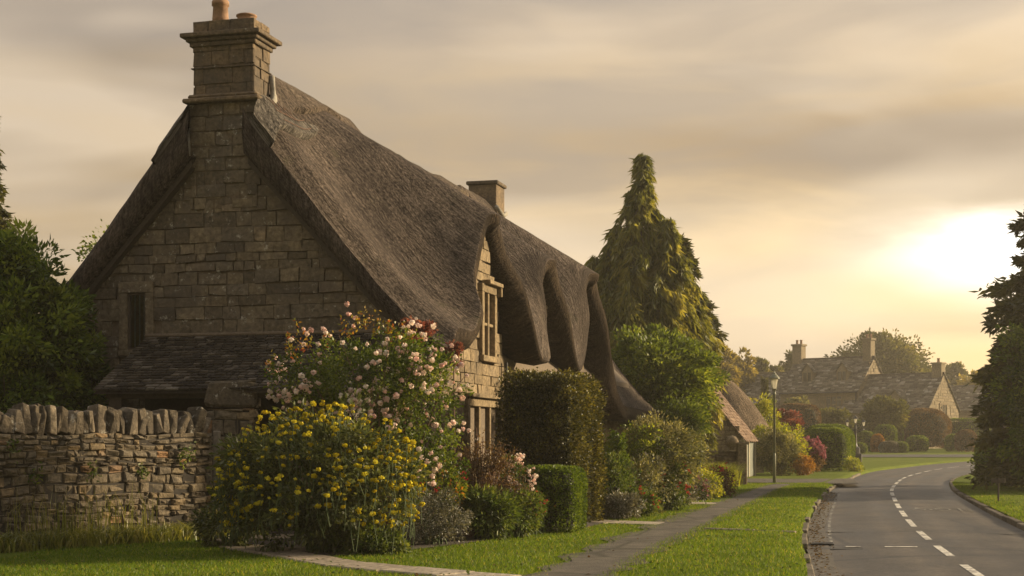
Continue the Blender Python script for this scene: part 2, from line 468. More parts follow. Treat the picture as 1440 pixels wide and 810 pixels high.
def leaf_obj(name, mat, parent, p, axis, L, Wd, rng, rnd=None, flat=None):
    v, f = leaf_geo(p, axis, L, Wd, rng, flat)
    return mesh_obj(name, v, f, mat, parent, rng.random(len(p)) if rnd is None else rnd)


def clumps(rng, c, rad, ncl, per, rc, shell=.55, floor=None, squash=.8, lump=None):
    """leaf points gathered in clumps through an uneven ellipsoid; returns points, outward axis"""
    d = rdir(rng, ncl)
    r = shell + (1 - shell) * rng.random(ncl) ** .6
    cc = np.asarray(c) + d * r[:, None] * np.asarray(rad) * (.82 + .3 * rng.random((ncl, 1)))
    rcs = rc * (.6 + .8 * rng.random(ncl))
    idx = np.repeat(np.arange(ncl), per)
    dd = rdir(rng, len(idx)); rr = rng.random(len(idx)) ** .45
    p = cc[idx] + dd * (rr * rcs[idx])[:, None] * np.array([1, 1, squash])
    ax = unit(dd * .7 + d[idx] * .6 + rng.normal(size=dd.shape) * .45 + np.array([0, 0, -.1]))
    tone = np.clip(.45 + .25 * rng.normal(size=ncl)[idx] + .22 * rng.normal(size=len(idx)), 0, 1)
    if floor is not None:
        k = p[:, 2] > floor; p, ax, tone = p[k], ax[k], tone[k]
    return p, ax, tone


def stems(mb, base, c, rad, n, rng, r0=.02, bend=.2):
    for _ in range(n):
        d = rdir(rng, 1)[0]; tip = np.asarray(c) + d * np.asarray(rad) * (.55 + .4 * rng.random())
        tip[2] = max(tip[2], base[2] + .2)
        b = np.asarray(base) + np.array([rng.normal() * .08, rng.normal() * .08, 0])
        m = (b + tip) / 2 + rng.normal(size=3) * bend * .4; m[2] += bend * .6
        q = [b, (b + m) / 2 + rng.normal(size=3) * .03, m, (m + tip) / 2 + rng.normal(size=3) * .04, tip]
        mb.tube(q, [r0, r0 * .8, r0 * .6, r0 * .4, r0 * .18], 5)


def bush(name, label, cat, base, rad, mat, rng, ncl=60, per=60, rc=.25, L=.06, Wd=.035, h=None, shell=.45, group=None, stemmat='bark', nst=8, part='foliage'):
    base = np.asarray(base, float); hz = rad[2] if h is None else h
    e = empty(name, base, label, cat, group)
    c = base + np.array([0, 0, hz])
    p, ax, tone = clumps(rng, c, rad, ncl, per, rc, shell, base[2] + .01)
    leaf_obj(part, M[mat], e, p, ax, L * (.7 + .6 * rng.random(len(p))), Wd * (.7 + .6 * rng.random(len(p))), rng, tone)
    mb = MB(); stems(mb, base, c, rad, nst, rng, r0=.012 + .008 * rad[2])
    mb.build('stem', M[stemmat], e)
    return e


def sheared(name, label, cat, base, size, yaw, mat, rng, n=9000, L=.035, Wd=.025, round_=.12, wave=.05, group=None, power=None):
    """a clipped block or dome: leaves over its faces, a dark twiggy core inside"""
    base = np.asarray(base, float); e = empty(name, base, label, cat, group)
    hx, hy, hz = size[0] / 2, size[1] / 2, size[2]
    d = rdir(rng, n); d[:, 2] = np.where(d[:, 2] < -.75, -d[:, 2], d[:, 2])
    pw = power or 6.0
    s = 1 / (np.abs(d[:, 0]) ** pw + np.abs(d[:, 1]) ** pw + np.abs(d[:, 2]) ** pw) ** (1 / pw)
    q = d * s[:, None]
    wob = np.array([mnoise.noise(Vector((k[0] * 2.2 + base[0], k[1] * 2.2 + base[1], k[2] * 2.2))) for k in q])
    q = q * (1 + wave * wob + .05 * (rng.random(n) - .6))[:, None]
    p = np.stack([q[:, 0] * hx, q[:, 1] * hy, (q[:, 2] + 1) * hz / 2], 1)
    cy, sy = math.cos(yaw), math.sin(yaw)
    R = np.array([[cy, -sy, 0], [sy, cy, 0], [0, 0, 1]])
    p = p @ R.T + base; ax = unit(d @ R.T * .8 + rng.normal(size=(n, 3)) * .6)
    tone = np.clip(.45 + .5 * wob + .25 * rng.normal(size=n), 0, 1)
    leaf_obj('foliage', M[mat], e, p, ax, L * (.7 + .6 * rng.random(n)), Wd * (.7 + .6 * rng.random(n)), rng, tone)
    # twiggy core
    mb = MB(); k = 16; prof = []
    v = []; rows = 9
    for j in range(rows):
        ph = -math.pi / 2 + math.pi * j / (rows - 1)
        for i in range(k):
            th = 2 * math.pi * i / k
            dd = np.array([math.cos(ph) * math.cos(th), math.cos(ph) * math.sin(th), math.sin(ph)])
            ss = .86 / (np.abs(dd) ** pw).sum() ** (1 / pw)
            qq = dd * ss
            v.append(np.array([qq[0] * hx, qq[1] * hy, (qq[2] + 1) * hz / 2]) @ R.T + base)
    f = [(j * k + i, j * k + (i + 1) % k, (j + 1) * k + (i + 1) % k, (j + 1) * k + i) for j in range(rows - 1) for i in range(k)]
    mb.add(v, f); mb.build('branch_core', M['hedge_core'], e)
    return e


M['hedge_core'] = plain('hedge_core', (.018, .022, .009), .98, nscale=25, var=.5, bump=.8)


def tree(name, label, cat, base, H, crown_c, rad, mat, rng, ncl=120, per=120, rc=.7, L=.12, Wd=.08, trunk_r=.18, nlimb=9, shell=.5, group=None, squash=.7):
    base = np.asarray(base, float); e = empty(name, base, label, cat, group)
    c = np.asarray(crown_c, float)
    p, ax, tone = clumps(rng, c, rad, ncl, per, rc, shell, base[2] + .15, squash)
    leaf_obj('crown', M[mat], e, p, ax, L * (.6 + .7 * rng.random(len(p))), Wd * (.6 + .7 * rng.random(len(p))), rng, tone)
    mb = MB(); top = c + np.array([0, 0, rad[2] * .5])
    mb.tube([base, base * .6 + top * .4 + rng.normal(size=3) * .1, top], [trunk_r, trunk_r * .65, trunk_r * .15], 8)
    for _ in range(nlimb):
        s0 = base + (top - base) * (.3 + .5 * rng.random()); d = rdir(rng, 1)[0]; d[2] = abs(d[2]) * .6
        tip = c + d * np.asarray(rad) * .8
        mb.tube([s0, (s0 + tip) / 2 + rng.normal(size=3) * .15, tip], [trunk_r * .4, trunk_r * .25, trunk_r * .06], 5)
    mb.build('trunk', M['bark'], e)
    return e


def conifer(name, label, base, H, R, mat, rng, nb=230, per=130, weep=1.0, L=.2, Wd=.06, bare=.06, lean=(0, 0), prof=None, group=None, cat='tree', limb_tilt=.25, spread=.13, lobe=.5, seed_=0.0, leaders=()):
    base = np.asarray(base, float); e = empty(name, base, label, cat, group)
    P = []; A = []; T = []; mb = MB()
    lean = np.array([lean[0], lean[1], 0.0])
    axis = lambda f: base + np.array([0, 0, H * f]) + lean * f ** 3 * 1.0
    mb.tube([axis(f) for f in np.linspace(0, .97, 9)], [.022 * H * (1 - f) + .012 for f in np.linspace(0, 1, 9)], 8)
    for (lx, ly, H_, R_, nb_) in [(0, 0, H, R, nb)] + list(leaders):
      ax_ = (lambda f, lx=lx, ly=ly, H_=H_: base + np.array([lx * min(1, f * 3 + .3), ly * min(1, f * 3 + .3), H_ * f]) + lean * f ** 3)
      for i in range(nb_):
          f = bare + (1 - bare) * (i + rng.random()) / nb_
          rr = (prof(f) if prof else (1 - f) ** .8) * R_ * (.58 + .58 * rng.random())
          rr = max(rr, .12); az = i * 2.399 + rng.normal() * .3; rr *= 1 + lobe * mnoise.noise(Vector((math.cos(az) * 1.3, math.sin(az) * 1.3, f * 7 + seed_)))
          o = ax_(f); dh = np.array([math.cos(az), math.sin(az), 0])
          u = np.linspace(.05, 1, 7)
          pts = np.array([o + dh * rr * k + np.array([0, 0, rr * (limb_tilt * k - weep * .75 * k ** 2.6)]) for k in u])
          if rr > .35 and i % 2 == 0: mb.tube(pts[::2], [.02 + .01 * rr, .015, .008, .004], 4)
          n = int(per * (.35 + .65 * min(1, rr / R_ * 1.4)))
          k = rng.random(n) ** .65; seg = np.interp
          q = np.stack([np.interp(k, u, pts[:, j]) for j in range(3)], 1)
          side = np.cross(dh, (0, 0, 1.0))
          q = q + side * (rng.normal(size=n) * rr * spread * (1.15 - .6 * k))[:, None]
          drop = rng.random(n) ** 1.3 * (.12 + .30 * rr) * weep * .9
          q[:, 2] -= drop
          q += rng.normal(size=(n, 3)) * .03
          a = unit(dh * .6 + np.array([0, 0, -1.25 * weep + .12]) + rng.normal(size=(n, 3)) * .38 + side * rng.normal(size=(n, 1)) * .35)
          tone = np.clip(.34 + .22 * rng.normal() + .28 * k + .16 * rng.normal(size=n), 0, 1)
          P.append(q); A.append(a); T.append(tone)
    p = np.concatenate(P); a = np.concatenate(A); tone = np.concatenate(T)
    k = p[:, 2] > base[2] + .05; p, a, tone = p[k], a[k], tone[k]
    leaf_obj('crown', M[mat], e, p, a, L * (.6 + .7 * rng.random(len(p))), Wd * (.6 + .7 * rng.random(len(p))), rng, tone)
    mb.build('trunk', M['bark'], e)
    return e


def blooms(name, mat, parent, cs, r, rng, petals=16, tone=None, flat=.75, sz=.9):
    """round double flowers: overlapping cupped petals around each centre"""
    n = len(cs); idx = np.repeat(np.arange(n), petals)
    d = rdir(rng, len(idx)); rr = np.broadcast_to(r, n)[idx]
    tan = unit(np.cross(d, rdir(rng, len(idx)))); L = rr * sz * 1.1
    p = cs[idx] + d * (rr * (.45 + .5 * rng.random(len(idx))))[:, None] * np.array([1, 1, flat]) - tan * L[:, None] * .5
    tn = np.clip((rng.random(n) if tone is None else tone)[idx] + rng.normal(size=len(idx)) * .18, 0, 1)
    return leaf_obj(name, M[mat], parent, p, tan + d * .15, L, L, rng, tn, d)


# ------------------------------------------------------------------ stone blocks
def stone_blocks(u0, u1, v0, v1, hr, lr, rng, gap=.012, bev=.02, dj=.02, inside=None, wob=.0, jit=.01):
    V = []; Fc = []; Rn = []; n = 0; v = v0
    while v < v1 - .02:
        h = rng.uniform(*hr)
        if v + h > v1: h = v1 - v
        u = u0 - rng.uniform(0, lr[0])
        while u < u1:
            l = rng.uniform(*lr) * (1 if rng.random() > .2 else .6)
            a, b = max(u, u0), min(u + l, u1); u += l
            if b - a < .04: continue
            if inside and not inside((a + b) / 2, v + h / 2): continue
            hh = h if rng.random() > .12 else h * rng.uniform(.8, 1)
            def W(x): return wob * mnoise.noise(Vector((x * .9, v * 1.3, 3.1)))
            c4 = [(a + gap, v + gap), (b - gap, v + gap), (b - gap, v + hh - gap), (a + gap, v + hh - gap)]
            c4 = [(x + rng.normal() * jit, y + rng.normal() * jit + W(x)) for x, y in c4]
            cx = sum(k[0] for k in c4) / 4; cy = sum(k[1] for k in c4) / 4
            dp = rng.normal() * dj; tl = rng.normal(size=2) * dj * .7
            ring0 = [(x, y, -.06) for x, y in c4]; ring1 = [(x, y, dp - bev) for x, y in c4]
            ring2 = []
            for x, y in c4:
                dx, dy = x - cx, y - cy
                ix = math.copysign(min(abs(dx) * .45, bev), dx); iy = math.copysign(min(abs(dy) * .45, bev), dy)
                ring2.append((x - ix, y - iy, dp + tl[0] * (1 if dx > 0 else -1) + tl[1] * (1 if dy > 0 else -1)))
            ring15 = []
            for (x, y), q in zip(c4, ring2):
                ring15.append((x * .75 + q[0] * .25, y * .75 + q[1] * .25, dp - bev * .3))
            vv = ring0 + ring1 + ring15 + ring2 + [(cx + rng.normal() * .2 * abs(b - a) * .3, cy + rng.normal() * .01, dp + abs(rng.normal()) * dj * .6)]
            ff = []
            for j in range(3):
                for i in range(4):
                    k = (i + 1) % 4
                    ff.append((j * 4 + i, j * 4 + k, (j + 1) * 4 + k, (j + 1) * 4 + i))
            for i in range(4): ff.append((12 + i, 12 + (i + 1) % 4, 16))
            V += vv; Fc += [tuple(q + n for q in k) for k in ff]; n += len(vv)
            r = rng.random(); Rn += [r] * len(ff)
        v += h
    return np.array(V), Fc, Rn


def rock(rng, size, seed):
    """rough split stone with broken facets, centred at its base middle"""
    cn = np.array([(x, y, z) for x in (-1, 1) for y in (-1, 1) for z in (-1, 1)], float)
    q = np.concatenate([cn * (1 - .34 * rng.random((8, 3))), rdir(rng, 7) * np.array([.98, .98, 1.0])])
    q[:, 0] += .25 * q[:, 2] * rng.normal(); q[q[:, 2] > .5, 1] *= rng.uniform(.5, .95)
    bm = bmesh.new()
    for k in q: bm.verts.new((k[0] * size[0] / 2, k[1] * size[1] / 2, (k[2] + 1) * size[2] / 2))
    r_ = bmesh.ops.convex_hull(bm, input=bm.verts[:])
    bmesh.ops.delete(bm, geom=[g for g in r_['geom_interior'] if isinstance(g, bmesh.types.BMVert)], context='VERTS')
    bmesh.ops.bevel(bm, geom=bm.edges[:], offset=min(size) * .07, segments=1, affect='EDGES')
    bm.verts.index_update(); v = np.array([k.co[:] for k in bm.verts]); f = [tuple(x.index for x in k.verts) for k in bm.faces]; bm.free()
    return v, f


# ================================================================== SETTING
CP = np.array([(2.3, -14), (2.75, -4), (3.4, 5), (4.3, 12), (5.24, 17.0), (5.64, 19.4), (6.28, 22.7), (6.9, 25.7), (7.7, 29.3), (8.47, 32.7), (9.39, 36.6), (10.3, 40.4), (11.1, 43.8),
               (12.0, 47.1), (13.1, 51), (14.4, 55.5), (15.7, 59.8), (16.9, 63.4), (18.4, 67.6), (20.1, 72.3), (21.8, 76.7), (24.4, 82.9), (27.3, 88.8), (33, 97), (42, 106), (56, 114), (75, 119), (110, 122)])
# smooth resampling of the centre line
tt = np.concatenate([[0], np.cumsum(np.linalg.norm(np.diff(CP, axis=0), axis=1))])
TS = np.arange(0, tt[-1], .8)
cx = np.interp(TS, tt, CP[:, 0]); cy = np.interp(TS, tt, CP[:, 1])
ker = np.ones(7) / 7
sm = lambda a: np.convolve(np.pad(a, 3, 'edge'), ker, 'valid')
CL = np.stack([sm(sm(cx)), sm(sm(cy))], 1)
TG = unit(np.gradient(CL, axis=0)); NR = np.stack([TG[:, 1], -TG[:, 0]], 1)      # NR points to the right of travel
HW = 1.75 + .8 * sstep(52, 75, CL[:, 1]) + .6 * sstep(80, 95, CL[:, 1])          # half width


def strip(name, offs, zs, mat, i0=0, i1=None, parent=None, wav=0.0, uvs=True):
    """sheet along the road through the given offsets (arrays or numbers) and heights"""
    i1 = i1 or len(CL); idx = np.arange(i0, i1); rows = []
    for k, (of, z) in enumerate(zip(offs, zs)):
        of = np.broadcast_to(of, len(CL))[idx].copy()
        if wav: of = of + np.array([wav * mnoise.noise(Vector((i * .45, k * .3, 7.7))) for i in idx])
        xy = CL[idx] + NR[idx] * of[:, None]
        rows.append(np.column_stack([xy, np.broadcast_to(z, len(idx)) + rise(xy[:, 1])]))
    n = len(idx); m = len(rows); v = np.concatenate(rows)
    f = np.array([(j * n + i, j * n + i + 1, (j + 1) * n + i + 1, (j + 1) * n + i) for j in range(m - 1) for i in range(n - 1)], np.int32)[:, ::-1]
    uv = np.concatenate([np.column_stack([np.broadcast_to(of, len(CL))[idx], TS[idx]]) for of in offs])
    return mesh_obj(name, v, f, mat, parent, uv=uv, smooth=True)


ZR = -.10
N = len(CL)
gx, gy = np.meshgrid(np.linspace(-700, 700, 57), np.concatenate([np.linspace(-120, 60, 10), np.linspace(80, 140, 13), np.linspace(180, 900, 13)]))
gv = np.column_stack([gx.ravel(), gy.ravel(), (-.16 + rise(gy)).ravel()])
a, b = gx.shape
gf = np.array([(j * b + i, j * b + i + 1, (j + 1) * b + i + 1, (j + 1) * b + i) for j in range(a - 1) for i in range(b - 1)], np.int32)
tag(mesh_obj('ground', gv, gf, M['lawn']), kind='structure')
tag(strip('road', [-HW, -HW * .5, 0 * HW, HW * .5, HW], [ZR, ZR + .02, ZR + .03, ZR + .02, ZR], M['asphalt']), kind='structure')
bank = lambda k: .03 * np.array([mnoise.noise(Vector((i * .3, k, 2))) for i in range(N)])
tag(strip('lawn_left', [-HW - .02, -HW - .10, -HW - .45, -HW - 1.2, -HW - 2.5, -HW - 6, -HW - 20, -HW - 60],
          [ZR - .05, -.01, .03, .015, 0, 0, 0, 0], M['lawn'], wav=.05), kind='structure').name = 'lawn'
tag(strip('lawn', [HW + 60, HW + 20, HW + 6, HW + 1, HW + .3, HW + .16], [0, 0, 0, .02, .0, -.02], M['lawn'], i1=int(N * .86)), kind='structure')

# gutter dirt and kerbs
ia = int(np.argmin(abs(CL[:, 1] - 12))); ib = int(np.argmin(abs(CL[:, 1] - 43))); ic = int(np.argmin(abs(CL[:, 1] - 66)))
tag(strip('gutter', [-HW - .02, -HW + .12, -HW + .28], [ZR + .012, ZR + .013, ZR + .016], M['gutter_dirt'], ia, ib, wav=.05), kind='structure')


def kerb_run(name, side, i0, i1, w=.13, skip=0.0, label=None):
    mb = MB(); rng = np.random.default_rng(i0 + 5)
    for i in range(i0, i1 - 1):
        if rng.random() < skip: continue
        p0 = CL[i] + NR[i] * side * (HW[i] + .02); p1 = CL[i + 1] + NR[i + 1] * side * (HW[i + 1] + .02)
        d = p1 - p0; p1 = p0 + d * .985; nn = NR[i] * side
        z = ZR - .05 + rise(p0[1]) + rng.normal() * .006; tp = .13 + rng.normal() * .008
        mb.box((*p0, z), (*(p1 - p0), 0), (*(nn * w), 0), (0, 0, tp), .015)
    return tag(mb.build(name, M['kerb']), label, kind='structure')


kerb_run('kerb', -1, ia, ib, .12, .25)
kerb_run('kerb', -1, ib, ic, .12, .05)
kerb_run('kerb', 1, ia, int(np.argmin(abs(CL[:, 1] - 70))), .12, 0)

# painted centre dashes
def lane_quad(mb, s0, s1, o0, o1, z=ZR + .034):
    n = max(2, int((s1 - s0) / .6) + 1); ss = np.linspace(s0, s1, n)
    v = []
    for s in ss:
        c = np.array([np.interp(s, TS, CL[:, k]) for k in (0, 1)]); nr = np.array([np.interp(s, TS, NR[:, k]) for k in (0, 1)])
        for o in (o0, o1): v.append((*(c + nr * o), z + float(rise(c[1])) - .01 * abs(o)))
    mb.add(v, [(2 * i, 2 * i + 1, 2 * i + 3, 2 * i + 2) for i in range(n - 1)])


def s_at_y(y): return float(np.interp(y, CL[:, 1], TS))


dash_y = [(16.2, 17.7), (19.0, 20.9), (22.2, 24.3), (25.6, 27.9), (29.0, 31.4), (32.6, 34.9), (36.2, 38.6), (40, 42.4), (43.8, 46), (47.2, 49.4), (50.7, 53), (54.3, 56.7), (58, 60.6), (62, 64.6), (66, 69), (70.6, 74), (75.6, 79), (81, 85), (87, 91)]
mb = MB(); lane_quad(mb, s_at_y(16.2), s_at_y(17.7), -.05, .05)
for a_, b_ in dash_y[1:]: lane_quad(mb, s_at_y(a_), s_at_y(b_), -.05, .05 + .002)
for y0 in (3, 7, 11.5): lane_quad(mb, s_at_y(y0), s_at_y(y0 + 2), -.05, .05)
tag(mb.build('lane_marking', M['paint']), 'row of white dashes along the middle of the road', kind='structure')
mb = MB()
y = 21.0
rg = np.random.default_rng(3)
while y < 42:
    l = rg.uniform(.5, 1.6); lane_quad(mb, s_at_y(y), s_at_y(y + l), -HW[0] + .30, -HW[0] + .40, ZR + .022); y += l + rg.uniform(.05, .5)
tag(mb.build('edge_marking', M['paint_worn']), 'broken worn white line along the gutter', kind='structure')
mb = MB()
for o0, o1 in ((-1.25, -1.05), (-.72, -.28), (1.25, 1.62)): lane_quad(mb, s_at_y(20.6), s_at_y(20.72), o0, o1, ZR + .036)
tag(mb.build('cross_marking', M['paint']), 'short white bars across the road', kind='structure')

# dark repair patches, a gully grate and the long joint across the lanes
mb = MB()
for y0, y1, o0, o1 in ((20.2, 20.52, -1.7, 1.7), (24.0, 24.12, -1.7, 1.7)):
    lane_quad(mb, s_at_y(y0), s_at_y(y1), o0, o1, ZR + .0335)
tag(mb.build('road_patch', M['patch']), 'darker tar repairs in the road surface', kind='structure')
gg = empty('gully_grate', (4.35, 21.3, ZR), 'iron drain grate set in the gutter beside the verge', 'drain')
gc_ = CL[int(np.argmin(abs(CL[:, 1] - 21.3)))]; gi = int(np.argmin(abs(CL[:, 1] - 21.3))); g0_ = gc_ - NR[gi] * (HW[gi] - .04)
mb = MB()
for k in range(7): mb.box((*(g0_ + TG[gi] * (.05 * k)), ZR + .02), (*(NR[gi] * .3), 0), (*(TG[gi] * .025), 0), (0, 0, .02))
for k in (0, .28): mb.box((*(g0_ + NR[gi] * k - TG[gi] * .03), ZR + .017), (*(NR[gi] * .025), 0), (*(TG[gi] * .39), 0), (0, 0, .02))
mb.build('grate', M['iron'], gg)

# worn SLOW lettering for oncoming traffic
cu = bpy.data.curves.new('slow_lettering', 'FONT'); cu.body = 'SLOW'; cu.size = 1.0; cu.align_x = 'CENTER'
tmp = bpy.data.objects.new('slow_lettering', cu); COL.objects.link(tmp)
bpy.context.view_layer.update()
me = bpy.data.meshes.new_from_object(tmp.evaluated_get(bpy.context.evaluated_depsgraph_get()))
bpy.data.objects.remove(tmp)
sl = s_at_y(33.0)
for vtx in me.vertices:
    x, yy = vtx.co.x * .46, vtx.co.y * 1.9
    c = np.array([np.interp(sl - yy, TS, CL[:, k]) for k in (0, 1)]); nr = np.array([np.interp(sl - yy, TS, NR[:, k]) for k in (0, 1)])
    q = c + nr * (.88 - x); vtx.co = (q[0], q[1], ZR + .036 - .01 * (.88 - x))
me.materials.append(M['paint_worn'])
so = bpy.data.objects.new('slow_lettering', me); COL.objects.link(so); tag(so, 'worn white SLOW lettering on the oncoming lane', kind='structure')


def polyline(pts, step=.5):
    pts = np.asarray(pts, float); t_ = np.concatenate([[0], np.cumsum(np.linalg.norm(np.diff(pts, axis=0), axis=1))])
    q = np.arange(0, t_[-1] + 1e-6, step)
    r = np.stack([np.interp(q, t_, pts[:, k]) for k in (0, 1)], 1)
    for _ in range(2):
        r[1:-1] = (r[:-2] + 2 * r[1:-1] + r[2:]) / 4
    return r


def sheet(name, pts, width, z, mat, wav=.06, step=.4, skirt=False):
    c = polyline(pts, step); tg = unit(np.gradient(c, axis=0)); nr = np.stack([tg[:, 1], -tg[:, 0]], 1)
    w = np.broadcast_to(width, len(c)) if not hasattr(width, '__len__') else np.interp(np.linspace(0, 1, len(c)), np.linspace(0, 1, len(width)), width)
    v = []; n = len(c)
    for k in (-1, -.5, 0, .5, 1):
        e = np.array([wav * mnoise.noise(Vector((i * .7, k * 3 + 1, len(c) * .37))) for i in range(n)]) * abs(k)
        xy = c + nr * (k * w / 2 + e)[:, None]
        v.append(np.column_stack([xy, z + rise(xy[:, 1])]))
    v = np.concatenate(v)
    f = np.array([(j * n + i, j * n + i + 1, (j + 1) * n + i + 1, (j + 1) * n + i) for j in range(4) for i in range(n - 1)], np.int32)[:, ::-1]
    return tag(mesh_obj(name, v, f, mat, rnd=np.random.default_rng(n).random(len(f))), kind='structure'), c, w


PATH = [(-.9, 6), (-.3, 11), (.25, 14), (.66, 15.5), (1.1, 17.8), (1.85, 21), (2.8, 24.5), (4.14, 30), (5.8, 36.75), (7.4, 43.2), (8.8, 48.2)]
sheet('path_margin', PATH, 1.0, .016, M['soil'], wav=.3)
_, PC, _ = sheet('footpath', PATH, .76, .022, M['path'], wav=.2)
DRIVE = [(7.2, 52.5), (9.5, 51.5), (12.0, 51.0)]
_, DC, _ = sheet('driveway', DRIVE, [5.0, 5.2, 7.0], .028, M['path'], wav=.1)
sheet('side_road', [(10, 104), (22, 105.5), (32, 105.5), (42, 107), (52, 112)], 5.5, .035, M['asphalt'], wav=.2, step=1)


def flags(name, pts, width, rng, z=.02, lab=None):
    """stone flags laid end to end as one paved surface"""
    c = polyline(pts, .05); t_ = np.arange(len(c)) * .05; mb = MB(); s = 0
    while s < t_[-1] - .3:
        l = rng.uniform(.55, 1.0); p0 = np.array([np.interp(s, t_, c[:, k]) for k in (0, 1)]); p1 = np.array([np.interp(s + l - .025, t_, c[:, k]) for k in (0, 1)])
        d = p1 - p0; nn = np.array([d[1], -d[0]]) / np.linalg.norm(d); w = width * rng.uniform(.9, 1.08)
        mb.box((*(p0 - nn * w / 2), z - .06), (*d, 0), (*(nn * w), 0), (0, 0, .06 + rng.uniform(0, .012)), .012)
        s += l
    return tag(mb.build(name, M['flag']), lab, kind='structure'), c


rngF = np.random.default_rng(11)
FLAGS = [([(-3.6, 19.7), (-2.6, 18.0), (-1.74, 16.6), (-.6, 15.5), (.2, 14.9)], .58), ([(1.25, 25.9), (2.0, 25.3), (2.75, 24.9)], .75), ([(3.7, 33.6), (4.3, 33.1), (4.75, 32.7)], .8)]
FC = [flags('paved_path', p, w, rngF)[1] for p, w in FLAGS]
flags('drain_channel', [(3.0, 23.3), (3.7, 22.9), (4.45, 22.5)], .10, rngF, .035)

BEDP = [(-4.4, 21.0), (-3.5, 19.6), (-2.2, 18.0), (-1.4, 18.9), (-.7, 20.1), (.25, 22.5), (1.15, 23.8), (1.55, 25.2), (1.75, 28.2), (2.6, 30.2), (3.4, 34.0), (4.4, 36.5), (5.4, 42), (5.6, 47), (3, 47), (-2, 26), (-4.6, 23.2)]
tag(mesh_obj('garden_soil', np.array([(x, y, .012) for x, y in BEDP]), [list(range(len(BEDP)))], M['soil']), kind='structure')


def in_poly(x, y, P):
    P = np.asarray(P); r = np.zeros(len(x), bool); j = len(P) - 1
    for i in range(len(P)):
        xi, yi = P[i]; xj, yj = P[j]
        c = ((yi > y) != (yj > y)) & (x < (xj - xi) * (y - yi) / (yj - yi + 1e-12) + xi); r ^= c; j = i
    return r


def near(x, y, c, d):
    m = np.full(len(x), 1e9); 
    for q in c: m = np.minimum(m, (x - q[0]) ** 2 + (y - q[1]) ** 2)
    return m < np.asarray(d) ** 2


def road_off(x, y):
    i = np.clip(np.searchsorted(CL[:, 1], y), 1, N - 1)
    return (x - CL[i, 0]) * NR[i, 0] + (y - CL[i, 1]) * NR[i, 1], HW[i]


# turf: short blades over the parts of the lawns that stand close
def turf(name, n, xr, yr, seed, hgt=.036, wd=.007):
    rng = np.random.default_rng(seed)
    y = rng.uniform(yr[0] ** .5, yr[1] ** .5, n) ** 2
    x = rng.uniform(0, 1, n) * (xr[1] - xr[0]) + xr[0]
    pxx = 720 + F * x / y; k = (pxx > -40) & (pxx < 1480); x, y = x[k], y[k]
    of, hw = road_off(x, y)
    k = (np.abs(of) > hw + .10) & ~in_poly(x, y, BEDP) & ~near(x, y, PC[::1], .27 + .10 * rng.random(len(x))) & ~near(x, y, DC, 2.7)
    for c, (_, w) in zip(FC, FLAGS): k &= ~near(x, y, c[::4], w * .5)
    k &= ~((x < -4.2) & (y > 19 + (x + 6.8) * 1.3))
    x, y, of, hw = x[k], y[k], of[k], hw[k]; m = len(x)
    lz = np.where(of < 0, np.interp(-of - hw, [.1, .45, 1.2, 2.5], [-.01, .03, .015, 0]), 0)
    sc = 1 + .02 * y
    h = hgt * (.5 + rng.random(m)) * (.8 + .06 * sc)
    az = rng.random(m) * 2 * math.pi; d = np.stack([np.cos(az), np.sin(az), np.zeros(m)], 1)
    b = np.stack([x, y, lz], 1); bend = rng.normal(size=(m, 3)) * np.array([.5, .5, 0]) * h[:, None]
    w = (wd * sc * (.6 + .8 * rng.random(m)))[:, None]
    v = np.stack([b - d * w * .5, b + d * w * .5, b + bend + np.stack([0 * h, 0 * h, h], 1)], 1).reshape(-1, 3)
    pn = np.array([mnoise.noise(Vector((q[0] * .8, q[1] * .8, 0))) for q in b[::8]]); pn = np.repeat(pn, 8)[:m]
    return tag(mesh_obj(name, v, np.arange(3 * m, dtype=np.int32).reshape(m, 3), M['turf'], rnd=np.clip(.5 + .35 * pn + .25 * rng.normal(size=m), 0, 1)), 'short mown grass blades of the lawns and verges', 'grass', kind='stuff')


turf('grass', 760000, (-6, 15), (12.5, 52), 21)

# ================================================================== COTTAGE
K = .923
AX = math.atan2(560, 2100); U = np.array([math.sin(AX), math.cos(AX), 0]); WV = np.array([-math.cos(AX), math.sin(AX), 0])
C0 = np.array([-113 / 2100 * 24, 24.0, 0])
UP = np.array([0, 0, 1.0])


def zz(z): return HC + (np.asarray(z, float) - HC) * K


def H(s, w, z):
    s, w = np.asarray(s, float), np.asarray(w, float)
    p = C0 + K * (s[..., None] * U + w[..., None] * WV); p[..., 2] = zz(z); return p


Z0 = HC - HC / K        # local height of the ground
cot = empty('thatched_cottage', C0, 'long stone cottage with thick brown thatch swept over three arched dormers', 'cottage')
WC = 3.95
S0 = [3.2, 8.15, 12.65]; ARCH = [1.95, 1.55, 1.5]; APOW = [1.9, 2.3, 2.3]; CR = [5.80, 5.50, 5.68]
RS = 17.4; SE = 20.3


def prof_main(d): return np.interp(d, [0, .3, .57, 1.5, 2.5, 3.14, 3.7, 4.2, 4.6, 5.0], [8.42, 8.08, 7.62, 6.45, 5.2, 4.45, 3.88, 3.48, 3.22, 3.08])
def prof_low(d): return np.interp(d, [0, .3, .57, 1.5, 2.5, 3.5, 4.2, 4.6], [8.35, 8.02, 7.58, 6.42, 5.0, 3.5, 2.62, 2.3])


def prof_bulge(d): return np.interp(d, [0, .3, .57, 1.5, 2.5, 3.14, 3.7, 4.15, 4.4, 4.52, 4.60, 4.66, 4.8], [8.42, 8.08, 7.62, 6.50, 5.50, 5.00, 4.62, 4.28, 3.95, 3.6, 3.25, 2.95, 2.3])


